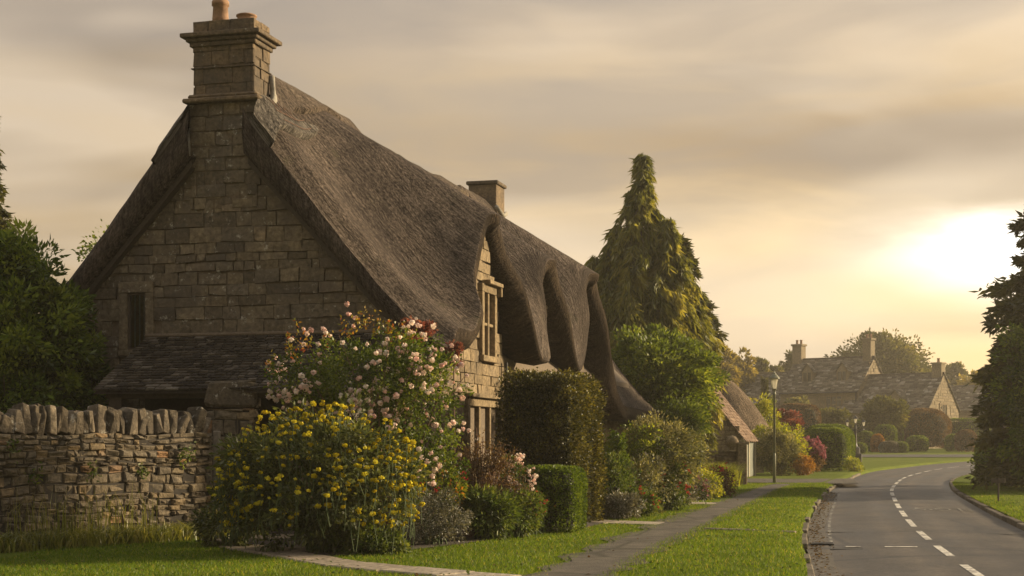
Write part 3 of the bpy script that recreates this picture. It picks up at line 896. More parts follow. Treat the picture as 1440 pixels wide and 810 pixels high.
def Bump(s, arch=False):
    """share of the dormer hood at s (a soft swell), or of the arch cut into the eave below it"""
    s = np.asarray(s, float); r = np.zeros_like(s); h = np.zeros_like(s)
    for c, cr, a, pw in zip(S0, CR, ARCH, APOW):
        if arch: b_ = .5 * (1 + np.cos(math.pi * np.clip(np.abs(s - c) / a, 0, 1) ** pw))
        else: b_ = np.cos(math.pi / 2 * np.clip(np.abs(s - c) / 2.3, 0, 1)) ** 2
        h = np.where(b_ > r, cr, h); r = np.maximum(r, b_)
    return r, h


def smin(a, b, k):
    h = np.clip(.5 + .5 * (b - a) / k, 0, 1); return b + (a - b) * h - k * h * (1 - h)


def roof_z(s, w):
    d = np.abs(w - WC); front = w <= WC
    m = prof_main(d); low = sstep(14.3, 14.6, s)
    tau = sstep(2.4, 4.6, s)
    m = np.where(front, m * (1 - tau) + prof_bulge(d + .29 * sstep(6.0, 7.0, s)) * tau, m)
    m = m * (1 - low) + prof_low(d) * low
    r, cr = Bump(s)
    crest = np.where(front, cr + .615 * (w + .30), m)
    z = np.where(front, m + np.maximum(crest - m, 0) * r * (1 - low), m)
    z = z + .02 * np.sin(s * .55 + 1) * sstep(0, 1.5, d)
    hip = 2.75 + 6.4 * np.clip((SE - s) / 3.2, 0, 9) ** .62
    z = smin(z, hip, .5)
    z = z - .42 * (1 - sstep(-.34, .25, s)) ** 2 * sstep(.1, .7, d)
    return z


def front_edge(s):
    """how far the eave stands out from the wall: cut back to the arch over each dormer"""
    s = np.asarray(s, float); flat = s.ravel(); ra, ca = Bump(flat, True)
    top = np.where(ca > 0, ca - .03, 3.3); target = 3.16 + (top - 3.16) * ra
    ws = np.linspace(-.20, -.70, 61); out = np.empty_like(flat)
    low = sstep(14.3, 14.6, flat); tau = sstep(2.4, 4.6, flat)
    for k, sk in enumerate(flat):
        lim = -(.46 + .22 * float(tau[k]) - .29 * float(sstep(6.0, 7.0, sk))); wk = ws[ws >= lim - 1e-6]
        zk = roof_z(np.full_like(wk, sk), wk)
        out[k] = wk[int(np.argmin(np.abs(zk - target[k]) + .02 * np.abs(wk + .34)))] if ra[k] > .02 else lim
    for _ in range(2):
        o2 = out.reshape(s.shape); 
        if o2.ndim == 1: o2[1:-1] = (o2[:-2] + 2 * o2[1:-1] + o2[2:]) / 4
        else: o2[1:-1] = (o2[:-2] + 2 * o2[1:-1] + o2[2:]) / 4
        out = o2.ravel()
    return (out * (1 - low) + (-.72) * low).reshape(s.shape)


def rough(P):
    return np.array([.018 * mnoise.noise(Vector(p) * 1.1) + .014 * mnoise.noise(Vector(p) * 3.1) for p in P])


def roof_sheet(sv, tv, edge, sign, lift=0.0):
    """grid of local points (s, w, z) for the front (sign 1) or rear half"""
    S, T = np.meshgrid(sv, tv, indexing='ij')
    E = np.repeat(edge(np.asarray(sv))[:, None], len(tv), 1); Wd = WC + (E - WC) * T
    return S, Wd, roof_z(S, Wd) + lift


def normals(S, Wd):
    e = .02
    zs = (roof_z(S + e, Wd) - roof_z(S - e, Wd)) / (2 * e); zw = (roof_z(S, Wd + e) - roof_z(S, Wd - e)) / (2 * e)
    n = np.stack([-zs, -zw, np.ones_like(zs)], -1); return n / np.linalg.norm(n, axis=-1, keepdims=True)


def grid_faces(ns, nt):
    return np.array([(i * nt + j, i * nt + j + 1, (i + 1) * nt + j + 1, (i + 1) * nt + j) for i in range(ns - 1) for j in range(nt - 1)], np.int32)


def build_roof(front):
    sv = np.concatenate([np.linspace(-.34, .3, 9), np.arange(.4, SE - .3, .085), np.linspace(SE - .25, SE, 6)])
    tv = np.concatenate([np.linspace(0, .12, 6), np.linspace(.15, .88, 36), np.linspace(.895, 1, 16)])
    edge = front_edge if front else (lambda s: 2 * WC + .5 + 0 * s)
    S, Wd, Z = roof_sheet(sv, tv, edge, 1)
    # rows below the eave: cut edge and soffit
    n = normals(S[:, -1], Wd[:, -1]); th = .40
    s1 = S[:, -1] - n[:, 0] * th; w1 = Wd[:, -1] - n[:, 1] * th * .8; z1 = Z[:, -1] - n[:, 2] * th
    sm_ = S[:, -1] - n[:, 0] * th * .45; wm = Wd[:, -1] - n[:, 1] * th * .2; zm = Z[:, -1] - n[:, 2] * th * .5
    if front: wm -= .03
    else: wm += .03
    wi = np.where(sv > 5.8, .62, .30) if front else np.full_like(w1, 2 * WC - .35); s2 = s1; z2 = z1 + .22
    ws = .5 * (w1 + wi); 
    S = np.column_stack([S, sm_, s1, s1, s2]); Wd = np.column_stack([Wd, wm, w1, ws, wi]); Z = np.column_stack([Z, zm, z1, z1 + .08, z2])
    # gable end face
    d0 = np.abs(Wd[0] - WC); zu = np.interp(d0, [0, .57, 3.14, 3.6, 4.1, 4.6], [7.12, 6.49, 3.70, 3.32, 3.02, 2.8])
    nt = S.shape[1]; main = len(tv)
    P = H(S, Wd, Z); ns = len(S)
    P2 = P.reshape(-1, 3); r = rough(P2)
    nn = np.zeros_like(P2); nn[:, 2] = 1; P2 = P2 + nn * r[:, None]
    f = grid_faces(ns, nt)
    fs = S.ravel()[f].mean(1); fd = np.abs(Wd.ravel()[f].mean(1) - WC)
    under = (np.tile(np.arange(nt - 1), ns - 1) >= main - 1).astype(np.int32)  # cut edge and soffit faces take the thatch with shade in its colour
    keep = ~((fs < .70) & (fd < .60)); f = f[keep]; under = under[keep]      # the stack stands in this notch
    arc = np.concatenate([np.zeros((ns, 1)), np.cumsum(np.linalg.norm(np.diff(P, axis=1), axis=2), axis=1)], 1)
    alongs = np.concatenate([np.zeros((1, nt)), np.cumsum(np.linalg.norm(np.diff(P, axis=0), axis=2), axis=0)], 0)
    uv = np.stack([alongs, arc], -1).reshape(-1, 2)
    # end face strip at s = -.34 from the top edge down to the underside line
    k = main
    top = P2.reshape(ns, nt, 3)[0, :k]; low = H(np.full(k, -.30), Wd[0, :k], np.minimum(zu[:k], Z[0, :k] - .05))
    mid = top * .45 + low * .55 - U * .05
    inn = H(np.full(k, .15), Wd[0, :k], np.minimum(zu[:k], Z[0, :k] - .05) + .04)
    b0 = len(P2); v = np.concatenate([P2, top, mid, low, inn])
    ff = []
    for r_ in range(3):
        for j in range(k - 1):
            if d0[j + 1] < .60: continue
            ff.append((b0 + r_ * k + j, b0 + (r_ + 1) * k + j, b0 + (r_ + 1) * k + j + 1, b0 + r_ * k + j + 1))
    uv = np.concatenate([uv] + [np.column_stack([np.arange(k) * .1, np.full(k, q * .5)]) for q in range(4)])
    f = np.concatenate([f, np.array(ff, np.int32)])
    return v, f, uv, under


for fr_ in (True, False):
    v, f, uv, under = build_roof(fr_)
    if fr_: V1, F1, UV1, UNDER1 = v, f, uv, under
    else:
        V2, F2, UV2, UNDER2 = v, f[:, ::-1], uv, under
nf1 = len(F1)
roof = mesh_obj('thatched_roof', np.concatenate([V1, V2]), np.concatenate([F1, F2 + len(V1)]), M['thatch'], cot, smooth=True, uv=np.concatenate([UV1, UV2]))
roof.data.materials.append(M['thatch_under_shade'])
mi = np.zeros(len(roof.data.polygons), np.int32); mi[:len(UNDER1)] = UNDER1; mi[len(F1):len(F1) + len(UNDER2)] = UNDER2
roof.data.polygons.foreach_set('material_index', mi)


def roof_patch(name, sv, d0, d1, lift, mat, parent, scallop=0.0, side=1, slits=0, low_th=.1):
    """raised thatch layer lying on the roof between distances d0..d1 from the ridge"""
    nt = 14; S = np.repeat(np.asarray(sv)[:, None], nt, 1)
    sc = np.array([d1 + scallop * abs(math.sin(s * 1.9)) if scallop else d1 for s in sv])
    T = np.linspace(0, 1, nt)[None, :]; d0a = np.array([d0(s) if callable(d0) else d0 for s in sv])[:, None]; D = d0a + (sc[:, None] - d0a) * T
    Wd = WC - side * D; n = normals(S, Wd); Z = roof_z(S, Wd)
    P = H(S + n[..., 0] * lift, Wd + n[..., 1] * lift, Z + n[..., 2] * lift)
    base = H(S[:, -1], Wd[:, -1], Z[:, -1] - .03)
    P = np.concatenate([P, base[:, None]], 1)
    arc = np.concatenate([np.zeros((len(sv), 1)), np.cumsum(np.linalg.norm(np.diff(P, axis=1), axis=2), axis=1)], 1)
    uv = np.stack([S[:, :1] * K + 0 * arc, arc], -1).reshape(-1, 2)
    f = grid_faces(len(sv), nt + 1)
    # close the two ends
    P2 = P.reshape(-1, 3); P2 = P2 + np.array([0, 0, 1]) * rough(P2)[:, None]
    e0 = H(np.full(nt + 1, sv[0]), np.append(Wd[0], Wd[0, -1]), np.append(Z[0], Z[0, -1]) - .03)
    e1 = H(np.full(nt + 1, sv[-1]), np.append(Wd[-1], Wd[-1, -1]), np.append(Z[-1], Z[-1, -1]) - .03)
    b = len(P2); k = nt + 1; L0 = (len(sv) - 1) * k
    v = np.concatenate([P2, e0, e1]); ff = [(j, j + 1, b + j + 1, b + j) for j in range(nt)] + [(L0 + j, L0 + j + 1, b + k + j + 1, b + k + j) for j in range(nt)]
    f = np.concatenate([f, np.array(ff, np.int32)]); uv = np.concatenate([uv, np.zeros((2 * k, 2))])
    return mesh_obj(name, v, f, mat, parent, smooth=True, uv=uv)


ridge_s = np.arange(.66, RS + .5, .1)
roof_patch('ridge_cap', ridge_s, 0.0, .62, .11, M['thatch_ridge'], roof, scallop=.14)
roof_patch('ridge_cap', ridge_s, 0.0, .62, .11, M['thatch_ridge'], roof, scallop=.14, side=-1)
roof_patch('thatch_apron', np.linspace(-.36, 1.75, 26), lambda s: np.interp(s, [-.36, .5, .8, 1.75], [.64, .60, .62, .98]), 1.06, .13, M['thatch_grey'], roof)
roof_patch('thatch_apron', np.linspace(-.36, .5, 12), lambda s: .64, 1.2, .085, M['thatch_grey'], roof, side=-1)
# hazel spars pegged over the apron
def on_roof(s, d0, up):
    w = WC - d0; z = float(roof_z(np.array(s), np.array(w))); n = normals(np.array([s]), np.array([w]))[0]
    return H(s + n[0] * up, w + n[1] * up, z + n[2] * up)
mb = MB()
for d0 in (.86, 1.0): mb.tube([on_roof(s, d0, .15) for s in np.linspace(.15, 1.45, 14)], .008, 4)
for s in np.arange(.25, 1.1, .24):
    for sg in (1, -1): mb.tube([on_roof(s + sg * .12 * (k * 2 - 1), .66 + .2 * k + .1 * max(s - .6, 0), .15) for k in np.linspace(0, 1, 6)], .007, 4)
mb.build('hazel_spar', M['twig'], roof)

# verge boards following the underside of the gable end
for sg in (1, -1):
    d = np.linspace(.55, 3.75, 20); zu = np.interp(d, [0, .57, 3.14, 3.6, 4.1], [7.12, 6.49, 3.70, 3.32, 3.02])
    mb = MB(); w = WC - sg * d
    a0 = H(np.full(20, -.16), w, zu - .02); a1 = H(np.full(20, -.16), w, zu - .15); b0 = H(np.full(20, .02), w, zu - .02); b1 = H(np.full(20, .02), w, zu - .15)
    v = np.concatenate([a0, a1, b0, b1]); f = []
    for i in range(19):
        for p, q in ((0, 20), (20, 60), (60, 40), (40, 0)): f.append((p + i, p + i + 1, q + i + 1, q + i))
    mb.add(v, f); mb.build('verge_board', M['dark_wood'], cot)

# ---- walls
rngW = np.random.default_rng(5)
GW = (5.50, 5.88, 3.08, 4.12)     # gable window w0 w1 z0 z1


def gable_in(u, v):
    w = 2 * WC - u; d = abs(w - WC)                # u runs from the left eave to the right
    if v > 7.3 - 1.10 * d + .25: return False
    if GW[0] - .17 < w < GW[1] + .17 and GW[2] - .12 < v < GW[3] + .2: return False
    return True


def wall_blocks(name, mat, o, du, nrm, args, parent, back=None, **kw):
    V, Fc, Rn = stone_blocks(*args, rngW, **kw)
    P = np.asarray(o) + V[:, :1] * K * du + V[:, 2:3] * nrm; P[:, 2] = zz(V[:, 1])
    return mesh_obj(name, P, Fc, mat, parent, Rn)


GN = -U; FN = -WV
oG = H(0, 2 * WC, Z0)
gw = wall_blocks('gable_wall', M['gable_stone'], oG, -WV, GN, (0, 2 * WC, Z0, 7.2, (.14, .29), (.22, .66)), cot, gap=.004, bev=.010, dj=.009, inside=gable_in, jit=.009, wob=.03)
# solid core of the house (mortar seen in the joints)
mb = MB()
prof = [(0, Z0), (2 * WC, Z0), (2 * WC, 3.1), (WC, 7.0), (0, 3.1)]
e = .05
A_ = [H(e, w if 0 < w < 2 * WC else (e if w == 0 else 2 * WC - e), z) for w, z in prof]; B_ = [H(SE - 1.2, w if 0 < w < 2 * WC else (e if w == 0 else 2 * WC - e), z) for w, z in prof]
mb.add(A_ + B_, [(4, 3, 2, 1, 0), (5, 6, 7, 8, 9)] + [(i, (i + 1) % 5, 5 + (i + 1) % 5, 5 + i) for i in range(5)])
mb.build('wall_core', M['mortar'], cot)

WIN = (2.15, 4.40, 1.02, 2.06)


def front_in(u, v):
    s = np.array(u); r = min(float(Bump(np.array(u + k_), True)[0]) for k_ in (-.38, 0, .38)); cr = Bump(s, True)[1]; top = 2.98 + (float(cr) - .35 - 2.98) * r
    if u > 14.8: top = 2.3
    if v > top: return False
    if WIN[0] - .1 < u < WIN[1] + .1 and WIN[2] - .12 < v < WIN[3] + .14: return False
    for c in S0:
        if c > 5 and v > 3.0 and abs(u - c) < 1.3: return False
        if c - .20 < u < c + .86 and 2.98 < v < 4.48: return False
    return True


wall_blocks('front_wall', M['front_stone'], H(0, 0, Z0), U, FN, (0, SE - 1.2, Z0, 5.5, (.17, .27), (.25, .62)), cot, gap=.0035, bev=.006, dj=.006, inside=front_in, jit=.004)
# backs of the three dormers
for c, cr in zip(S0, CR):
    rec = .05 if c < 5 else .32
    mb = MB(); q = [(c - 1.3, 2.9), (c + 1.3, 2.9), (c + .75, 4.5), (c, cr - .5), (c - .75, 4.5)]
    f0 = [H(s, rec, z) for s, z in q]; f1 = [H(s, rec + .45, z) for s, z in q]
    mb.add(f0 + f1, [(4, 3, 2, 1, 0)] + [(i, (i + 1) % 5, 5 + (i + 1) % 5, 5 + i) for i in range(5)])
    mb.build('dormer_wall', M['mortar'], cot)


def hbox(mb, s0, s1, w0, w1, z0, z1, bev=.008, r=None):
    """box in cottage coordinates"""
    o = H(s0, w0, z0); mb.box(o, U * (s1 - s0) * K, WV * (w1 - w0) * K, UP * (z1 - z0) * K, bev, r); return mb


hbox0 = hbox; H0 = H


def front_window(s0, s1, z0, z1, nl, curtain='curtain_warm', hood=True, transom=False, rec=0.0):
    mb = MB()
    hbox = lambda mb, a, b, c, d, e_, f_, bev=.008: hbox0(mb, a, b, c + rec, d + rec, e_, f_, bev); H = lambda s, w, z: H0(s, w + rec, z)
    hbox(mb, s0 - .12, s0 + .03, -.06, .14, z0, z1); hbox(mb, s1 - .03, s1 + .12, -.06, .14, z0, z1)
    hbox(mb, s0 - .12, s1 + .12, -.06, .14, z1 + .003, z1 + .16); hbox(mb, s0 - .16, s1 + .16, -.10, .14, z0 - .12, z0 - .003)
    wn = mb.build('window', M['trim_stone'], cot)
    mb = MB()
    if hood:
        hbox(mb, s0 + (.06 if transom else -.14), s1 + .2, -.17, .02, z1 + .164, z1 + .24); hbox(mb, s1 + .12, s1 + .2, -.15, .02, z1 - .02, z1 + .16)
        mb.build('hood_mould', M['trim_stone'], wn)
    for i in range(1, nl):
        s = s0 + (s1 - s0) * i / nl; mb = MB(); hbox(mb, s - .05, s + .05, -.035, .12, z0, z1); mb.build('mullion', M['trim_stone'], wn)
    if transom: mb = MB(); hbox(mb, s0 + .03, s1 - .03, -.02, .10, (z0 + z1) / 2 - .03, (z0 + z1) / 2 + .03); mb.build('transom', M['trim_stone'], wn)
    mb = MB(); hbox(mb, s0 + .03, s1 - .03, .075, .085, z0, z1, 0); mb.build('pane', M['glass'], wn)
    mb = MB()
    n = 26; v = []
    for j, z in enumerate((z0, z1)):
        for i in range(n + 1):
            s = s0 + (s1 - s0) * i / n; v.append(H(s, .16 + .02 * math.sin(i * 1.7), z))
    keep = [i for i in range(n) if (i / n * nl) % 1 < .72]
    mb.add(v, [(i, i + 1, n + 1 + i + 1, n + 1 + i) for i in keep]); mb.build('curtain', M[curtain], wn)
    mb = MB(); hbox(mb, s0, s1, .22, .24, z0, z1, 0); mb.build('reveal', M['dark_gap'], wn)


front_window(*WIN[:2], WIN[2], WIN[3], 3)
for c in S0: front_window(c - .08, c + .74, 3.07, 4.30, 2, transom=True, rec=0.0 if c < 5 else .27)
front_window(6.2, 7.6, 1.02, 2.06, 2); front_window(11.6, 13.4, 1.02, 2.06, 3)
# door under the hedge arch
mb = MB(); hbox(mb, 9.2, 10.15, -.04, .1, Z0, 2.05); dr = mb.build('door', M['dark_wood'], cot)
mb = MB(); hbox(mb, 9.02, 9.19, -.07, .1, Z0, 2.05); hbox(mb, 10.16, 10.33, -.07, .1, Z0, 2.05); hbox(mb, 9.02, 10.33, -.07, .1, 2.053, 2.25); mb.build('door_surround', M['trim_stone'], dr)
mb = MB(); mb.tube([H(4.62, -.09, 3.0), H(4.62, -.09, Z0)], .035, 8); mb.build('drainpipe', M['iron'], cot)

# gable window
w0, w1, z0, z1 = GW
mb = MB()
hbox(mb, -.05, .15, w0 - .16, w0 - .0, z0, z1); hbox(mb, -.05, .15, w1 + .0, w1 + .16, z0, z1)
hbox(mb, -.06, .15, w0 - .16, w1 + .16, z1 + .003, z1 + .2); hbox(mb, -.07, .15, w0 - .16, w1 + .16, z0 - .12, z0 - .003)
wn = mb.build('window', M['gable_stone'], cot)
mb = MB(); hbox(mb, .035, .045, w0, w1, z0, z1, 0); mb.build('pane', M['glass'], wn)
mb = MB(); hbox(mb, .0, .03, w0, w0 + .04, z0, z1, 0); hbox(mb, .0, .03, w1 - .04, w1, z0, z1, 0); hbox(mb, .0, .03, w0 + .04, w1 - .04, z1 - .04, z1, 0); hbox(mb, .0, .03, w0 + .04, w1 - .04, z0, z0 + .04, 0)
mb.build('frame', M['dark_wood'], wn)
mb = MB(); v = []
for z in (z0, z1):
    for i in range(13): v.append(H(.046 + .012 * (1 + math.sin(i * 2.1)) / 2, w0 + (w1 - w0) * i / 12, z))
mb.add(v, [(i, i + 1, 14 + i, 13 + i) for i in range(12)]); mb.build('curtain', M['curtain'], wn)

# ---- chimney on the gable
cw0, cw1 = WC - .60, WC + .60
V, Fc, Rn = stone_blocks(0, 1.34, 5.6, 7.52, (.2, .3), (.3, .6), rngW, gap=.007, bev=.014, dj=.01, jit=.006)
P = H(-.02, cw1 + .07, 0) - V[:, :1] * K * WV + V[:, 2:3] * GN; P[:, 2] = zz(V[:, 1])
mb = MB(); hbox(mb, .0, .72, cw0 - .06, cw1 + .06, 5.6, 7.55, .01)
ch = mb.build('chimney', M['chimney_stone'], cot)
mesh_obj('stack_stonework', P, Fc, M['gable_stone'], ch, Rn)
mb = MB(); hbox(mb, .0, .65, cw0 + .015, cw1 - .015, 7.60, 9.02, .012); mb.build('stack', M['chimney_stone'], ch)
for o_, du_, nr_, ln_ in ((H(-.02, cw1, 0), -WV, GN, cw1 - cw0), (H(-.02, cw0, 0), U, FN, .68), (H(.66, cw0, 0), WV, U, cw1 - cw0)):
    V, Fc, Rn = stone_blocks(0, ln_, 7.66, 9.02, (.2, .36), (.3, .66), rngW, gap=.004, bev=.010, dj=.007, jit=.005)
    P = o_ + V[:, :1] * K * du_ + V[:, 2:3] * nr_; P[:, 2] = zz(V[:, 1]); mesh_obj('stack_stonework', P, Fc, M['chimney_stone'], ch, Rn)
mb = MB(); hbox(mb, -.17, .80, cw0 - .15, cw1 + .15, 7.52, 7.60, .02); hbox(mb, -.10, .74, cw0 - .08, cw1 + .08, 7.602, 7.68, .03); mb.build('string_course', M['chimney_stone'], ch)
mb = MB()
for i, (e_, za, zb) in enumerate(((.05, 8.55, 8.63), (.10, 8.632, 8.70), (.18, 8.702, 8.78))): hbox(mb, -.02 - e_, .66 + e_, cw0 - e_, cw1 + e_, za, zb, .012)
hbox(mb, -.05, .69, cw0 - .03, cw1 + .03, 8.15, 8.17, .004)
mb.build('cornice', M['chimney_stone'], ch)
for dw, hh, rr in ((.17, .42, .135), (-.35, .14, .16)):
    mb = MB(); c = H(.32, WC + dw + .05, 9.02)
    mb.lathe(c, [(rr * 1.08, 0), (rr * 1.02, hh * .3), (rr * .92, hh * .75), (rr * 1.1, hh * .78), (rr * 1.1, hh * .92), (rr * .95, hh), (rr * .7, hh), (rr * .7, hh * .6)], 16)
    mb.build('chimney_pot', M['terracotta'], ch, True)
mb = MB(); pts = []
for s_, w_, z_ in ((.70, cw0 - .03, 8.12), (.66, cw0 - .06, 7.85), (.60, cw0 - .12, 7.66), (.42, cw0 - .13, 7.5), (.2, cw0 - .12, 7.33), (.0, cw0 - .11, 7.2)): pts.append(H(s_, w_, z_))
mb.tube(pts, [.05, .05, .06, .055, .05, .045], 7); mb.build('lime_fillet', M['lead'], ch, True)
mb = MB(); mb.tube([H(.1, cw1 + .10, 7.1), H(.0, cw1 + .11, 6.8), H(-.02, cw1 + .10, 6.5)], .045, 7); mb.build('lime_fillet', M['lead'], ch, True)
# ---- far chimney
mb = MB(); hbox(mb, 16.9, 17.8, WC - .42, WC + .42, 7.6, 8.84, .015); ch2 = mb.build('chimney', M['chimney_stone'], cot)
mb = MB(); hbox(mb, 16.84, 17.86, WC - .48, WC + .48, 8.843, 8.95, .02); mb.build('cap_slab', M['chimney_stone'], ch2)
mb = MB(); mb.tube([H(16.7, WC - .48, 8.15), H(17.2, WC - .55, 7.95), H(17.7, WC - .5, 8.1)], .06, 6); mb.build('lime_fillet', M['lead'], ch2, True)

# ---- stone-tiled lean-to against the gable


def tiles(quad, rows, rng, lw=(.16, .34), lift=.02):
    """overlapping roof tiles over the quad (ridge-left, ridge-right, eave-right, eave-left)"""
    a, b, c, d = (np.asarray(q, float) for q in quad); mb = MB()
    nrm = np.cross(b - a, d - a); nrm /= np.linalg.norm(nrm)
    if nrm[2] < 0: nrm = -nrm
    for j in range(rows):
        t0, t1 = j / rows, (j + 1.25) / rows; t1 = min(t1, 1.02)
        L0, R0 = a + (d - a) * t0, b + (c - b) * t0; L1, R1 = a + (d - a) * t1, b + (c - b) * t1
        wd = np.linalg.norm(R1 - L1); u = 0
        while u < 1:
            du = rng.uniform(*lw) / wd; e_ = min(u + du, 1)
            p0, p1 = L0 + (R0 - L0) * u, L0 + (R0 - L0) * (e_ - .006); q0, q1 = L1 + (R1 - L1) * u, L1 + (R1 - L1) * (e_ - .006)
            k = lift * (1 + rng.normal() * .35); o0 = nrm * .004; o1 = nrm * (k + .012); sl = (q0 - p0) * rng.normal() * .03
            v = [p0 + o0, p1 + o0, q1 + o1 + sl, q0 + o1 + sl, q1 + sl - nrm * .005, q0 + sl - nrm * .005]
            mb.add(v, [(0, 3, 2, 1), (3, 5, 4, 2), (1, 2, 4), (0, 5, 3)])
            u = e_
    return mb


rngT = np.random.default_rng(9)
SD = -2.15
TL, TR, BR, BL = H(-.04, 5.45, 3.30), H(-.04, 1.0, 3.30), H(SD, .7, 2.26), H(SD, 5.32, 2.26)
mb = MB(); hbox(mb, SD + .2, -.03, .9, 1.15, Z0, 2.2); hbox(mb, SD + .2, SD + .42, 4.9, 5.15, Z0, 2.2)
hbox(mb, SD + .2, SD + .4, .9, 5.2, 2.12, 2.25)
lt = mb.build('lean_to', M['dark_wood'], cot)
tiles((TL, TR, BR, BL), 21, rngT, (.10, .24), .018).build('roof', M['stone_tile'], lt)
mb = MB(); off = np.array([0, 0, -.06])
mb.add([TL + off, TR + off, BR + off, BL + off], [(0, 1, 2, 3)]); mb.build('roof_deck', M['dark_wood'], lt)
mb = MB(); hbox(mb, -.09, -.0, 1.0, 5.5, 3.29, 3.36, .02); mb.build('flashing', M['mortar'], lt)
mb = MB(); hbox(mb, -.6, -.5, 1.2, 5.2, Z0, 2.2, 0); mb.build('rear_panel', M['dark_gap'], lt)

# ================================================================== BOUNDARY WALL
WL0, WL1 = np.array([-9.6, 17.3, 0]), np.array([-4.42, 22.05, 0])
WL0 = WL1 + (np.array([-6.62, 19.3, 0]) - WL1) * 2.2
dw = (WL1 - WL0); wl = np.linalg.norm(dw); dw /= wl; wn_ = np.array([dw[1], -dw[0], 0])
bw = empty('dry_stone_wall', WL0, 'tall dry stone boundary wall topped with upright cope stones beside the lawn', 'wall')
rngD = np.random.default_rng(31)
V, Fc, Rn = stone_blocks(0, wl, -.05, 1.50, (.05, .14), (.10, .28), rngD, gap=.004, bev=.026, dj=.018, wob=.06, jit=.008)
P = WL0 + V[:, :1] * dw + V[:, 2:3] * wn_ + V[:, 1:2] * UP
mesh_obj('stonework', P, Fc, M['dry_stone'], bw, Rn)
# the end face
V, Fc, Rn = stone_blocks(0, .5, -.05, 1.5, (.07, .16), (.2, .34), rngD, gap=.005, bev=.02, dj=.012, jit=.008)
P = WL1 - V[:, :1] * wn_ + V[:, 2:3] * dw + V[:, 1:2] * UP
mesh_obj('wall_end', P, Fc, M['dry_stone'], bw, Rn)
mb = MB(); mb.box(WL0 - wn_ * .03, dw * (wl - .03), -wn_ * .46, UP * 1.46); mb.build('wall_core', M['dark_gap'], bw)
u = 0.0; k = 0
while u < wl - .05:
    th = rngD.uniform(.06, .15); hh = rngD.uniform(.30, .46); dp = rngD.uniform(.36, .5)
    v, f = rock(rngD, (th * 1.25, dp, hh), k + 1.0)
    tilt = rngD.normal() * .20 - .16; lean = rngD.normal() * .06
    x = v[:, 0] * math.cos(tilt) + v[:, 2] * math.sin(-tilt); z = -v[:, 0] * math.sin(-tilt) + v[:, 2] * math.cos(tilt)
    P = WL0 + (u + th / 2 + x)[:, None] * dw + (v[:, 1] - .24 + lean * v[:, 2])[:, None] * (-wn_) * -1 + (z + 1.47)[:, None] * UP
    mesh_obj('cope_stone', P, f, M['cope_stone'], bw, [rngD.random()] * len(f))
    u += th * .93; k += 1

# pier beyond the wall end, with a rounded top, and the stub wall behind the rose
pier = empty('stone_pier', (-4.3, 22.9, 0), 'square stone gate pier with a rough rounded top behind the yellow flowers', 'pier')
V, Fc, Rn = stone_blocks(0, .72, -.05, 1.9, (.12, .26), (.2, .45), rngD, gap=.006, bev=.025, dj=.015, jit=.01)
pc = np.array([-4.66, 22.75, 0])
P = pc + V[:, :1] * np.array([1.0, 0, 0]) + V[:, 2:3] * np.array([0, -1.0, 0]) + V[:, 1:2] * UP
mesh_obj('stonework', P, Fc, M['dry_stone'], pier, Rn)
V, Fc, Rn = stone_blocks(0, .6, -.05, 1.9, (.12, .26), (.2, .45), rngD, gap=.006, bev=.025, dj=.015, jit=.01)
P = pc + np.array([.72, 0, 0]) + V[:, :1] * np.array([0, 1.0, 0]) + V[:, 2:3] * np.array([1.0, 0, 0]) + V[:, 1:2] * UP
mesh_obj('stonework', P, Fc, M['dry_stone'], pier, Rn)
mb = MB(); mb.bx(pc[0] + .02, pc[0] + .7, pc[1] + .02, pc[1] + .6, 0, 1.88); mb.build('pier_core', M['dark_gap'], pier)
v, f = rock(rngD, (.84, .74, .52), 78.0)
mesh_obj('cap_stone', v + pc + np.array([.36, .3, 1.84]), f, M['cope_stone'], pier, [.4] * len(f))
gp = empty('gate_post', (-4.42, 22.4, 0), 'weathered wooden gate post standing against the end of the dry stone wall', 'post')
mb = MB(); mb.bx(-4.47, -4.37, 22.3, 22.42, 0, 1.55, .012); mb.build('post', M['grey_wood'], gp)
for hz_ in (.5, 1.1): mb = MB(); mb.bx(-4.375, -4.345, 22.33, 22.39, hz_, hz_ + .06, .004); mb.build('hinge', M['iron'], gp)
sw = empty('stub_wall', (-3.0, 23.2, 0), 'low garden wall running from the pier behind the pale pink rose', 'wall')
V, Fc, Rn = stone_blocks(0, 1.6, -.05, 1.85, (.07, .16), (.14, .36), rngD, gap=.005, bev=.02, dj=.015, jit=.008)
P = np.array([-3.62, 23.3, 0]) + V[:, :1] * np.array([1.0, 0, 0]) + V[:, 2:3] * np.array([0, -1.0, 0]) + V[:, 1:2] * UP
mesh_obj('stonework', P, Fc, M['dry_stone'], sw, Rn)
mb = MB(); mb.bx(-3.6, -2.05, 23.33, 23.6, 0, 1.82); mb.build('wall_core', M['dark_gap'], sw)
for i in range(9):
    v, f = rock(rngD, (.2, .36, .34), 120.0 + i)
    mesh_obj('cope_stone', v + np.array([-3.5 + .17 * i, 23.45, 1.8]), f, M['cope_stone'], sw, [rngD.random()] * len(f))


# ================================================================== GARDEN IN FRONT OF THE COTTAGE
R = lambda k: np.random.default_rng(k)

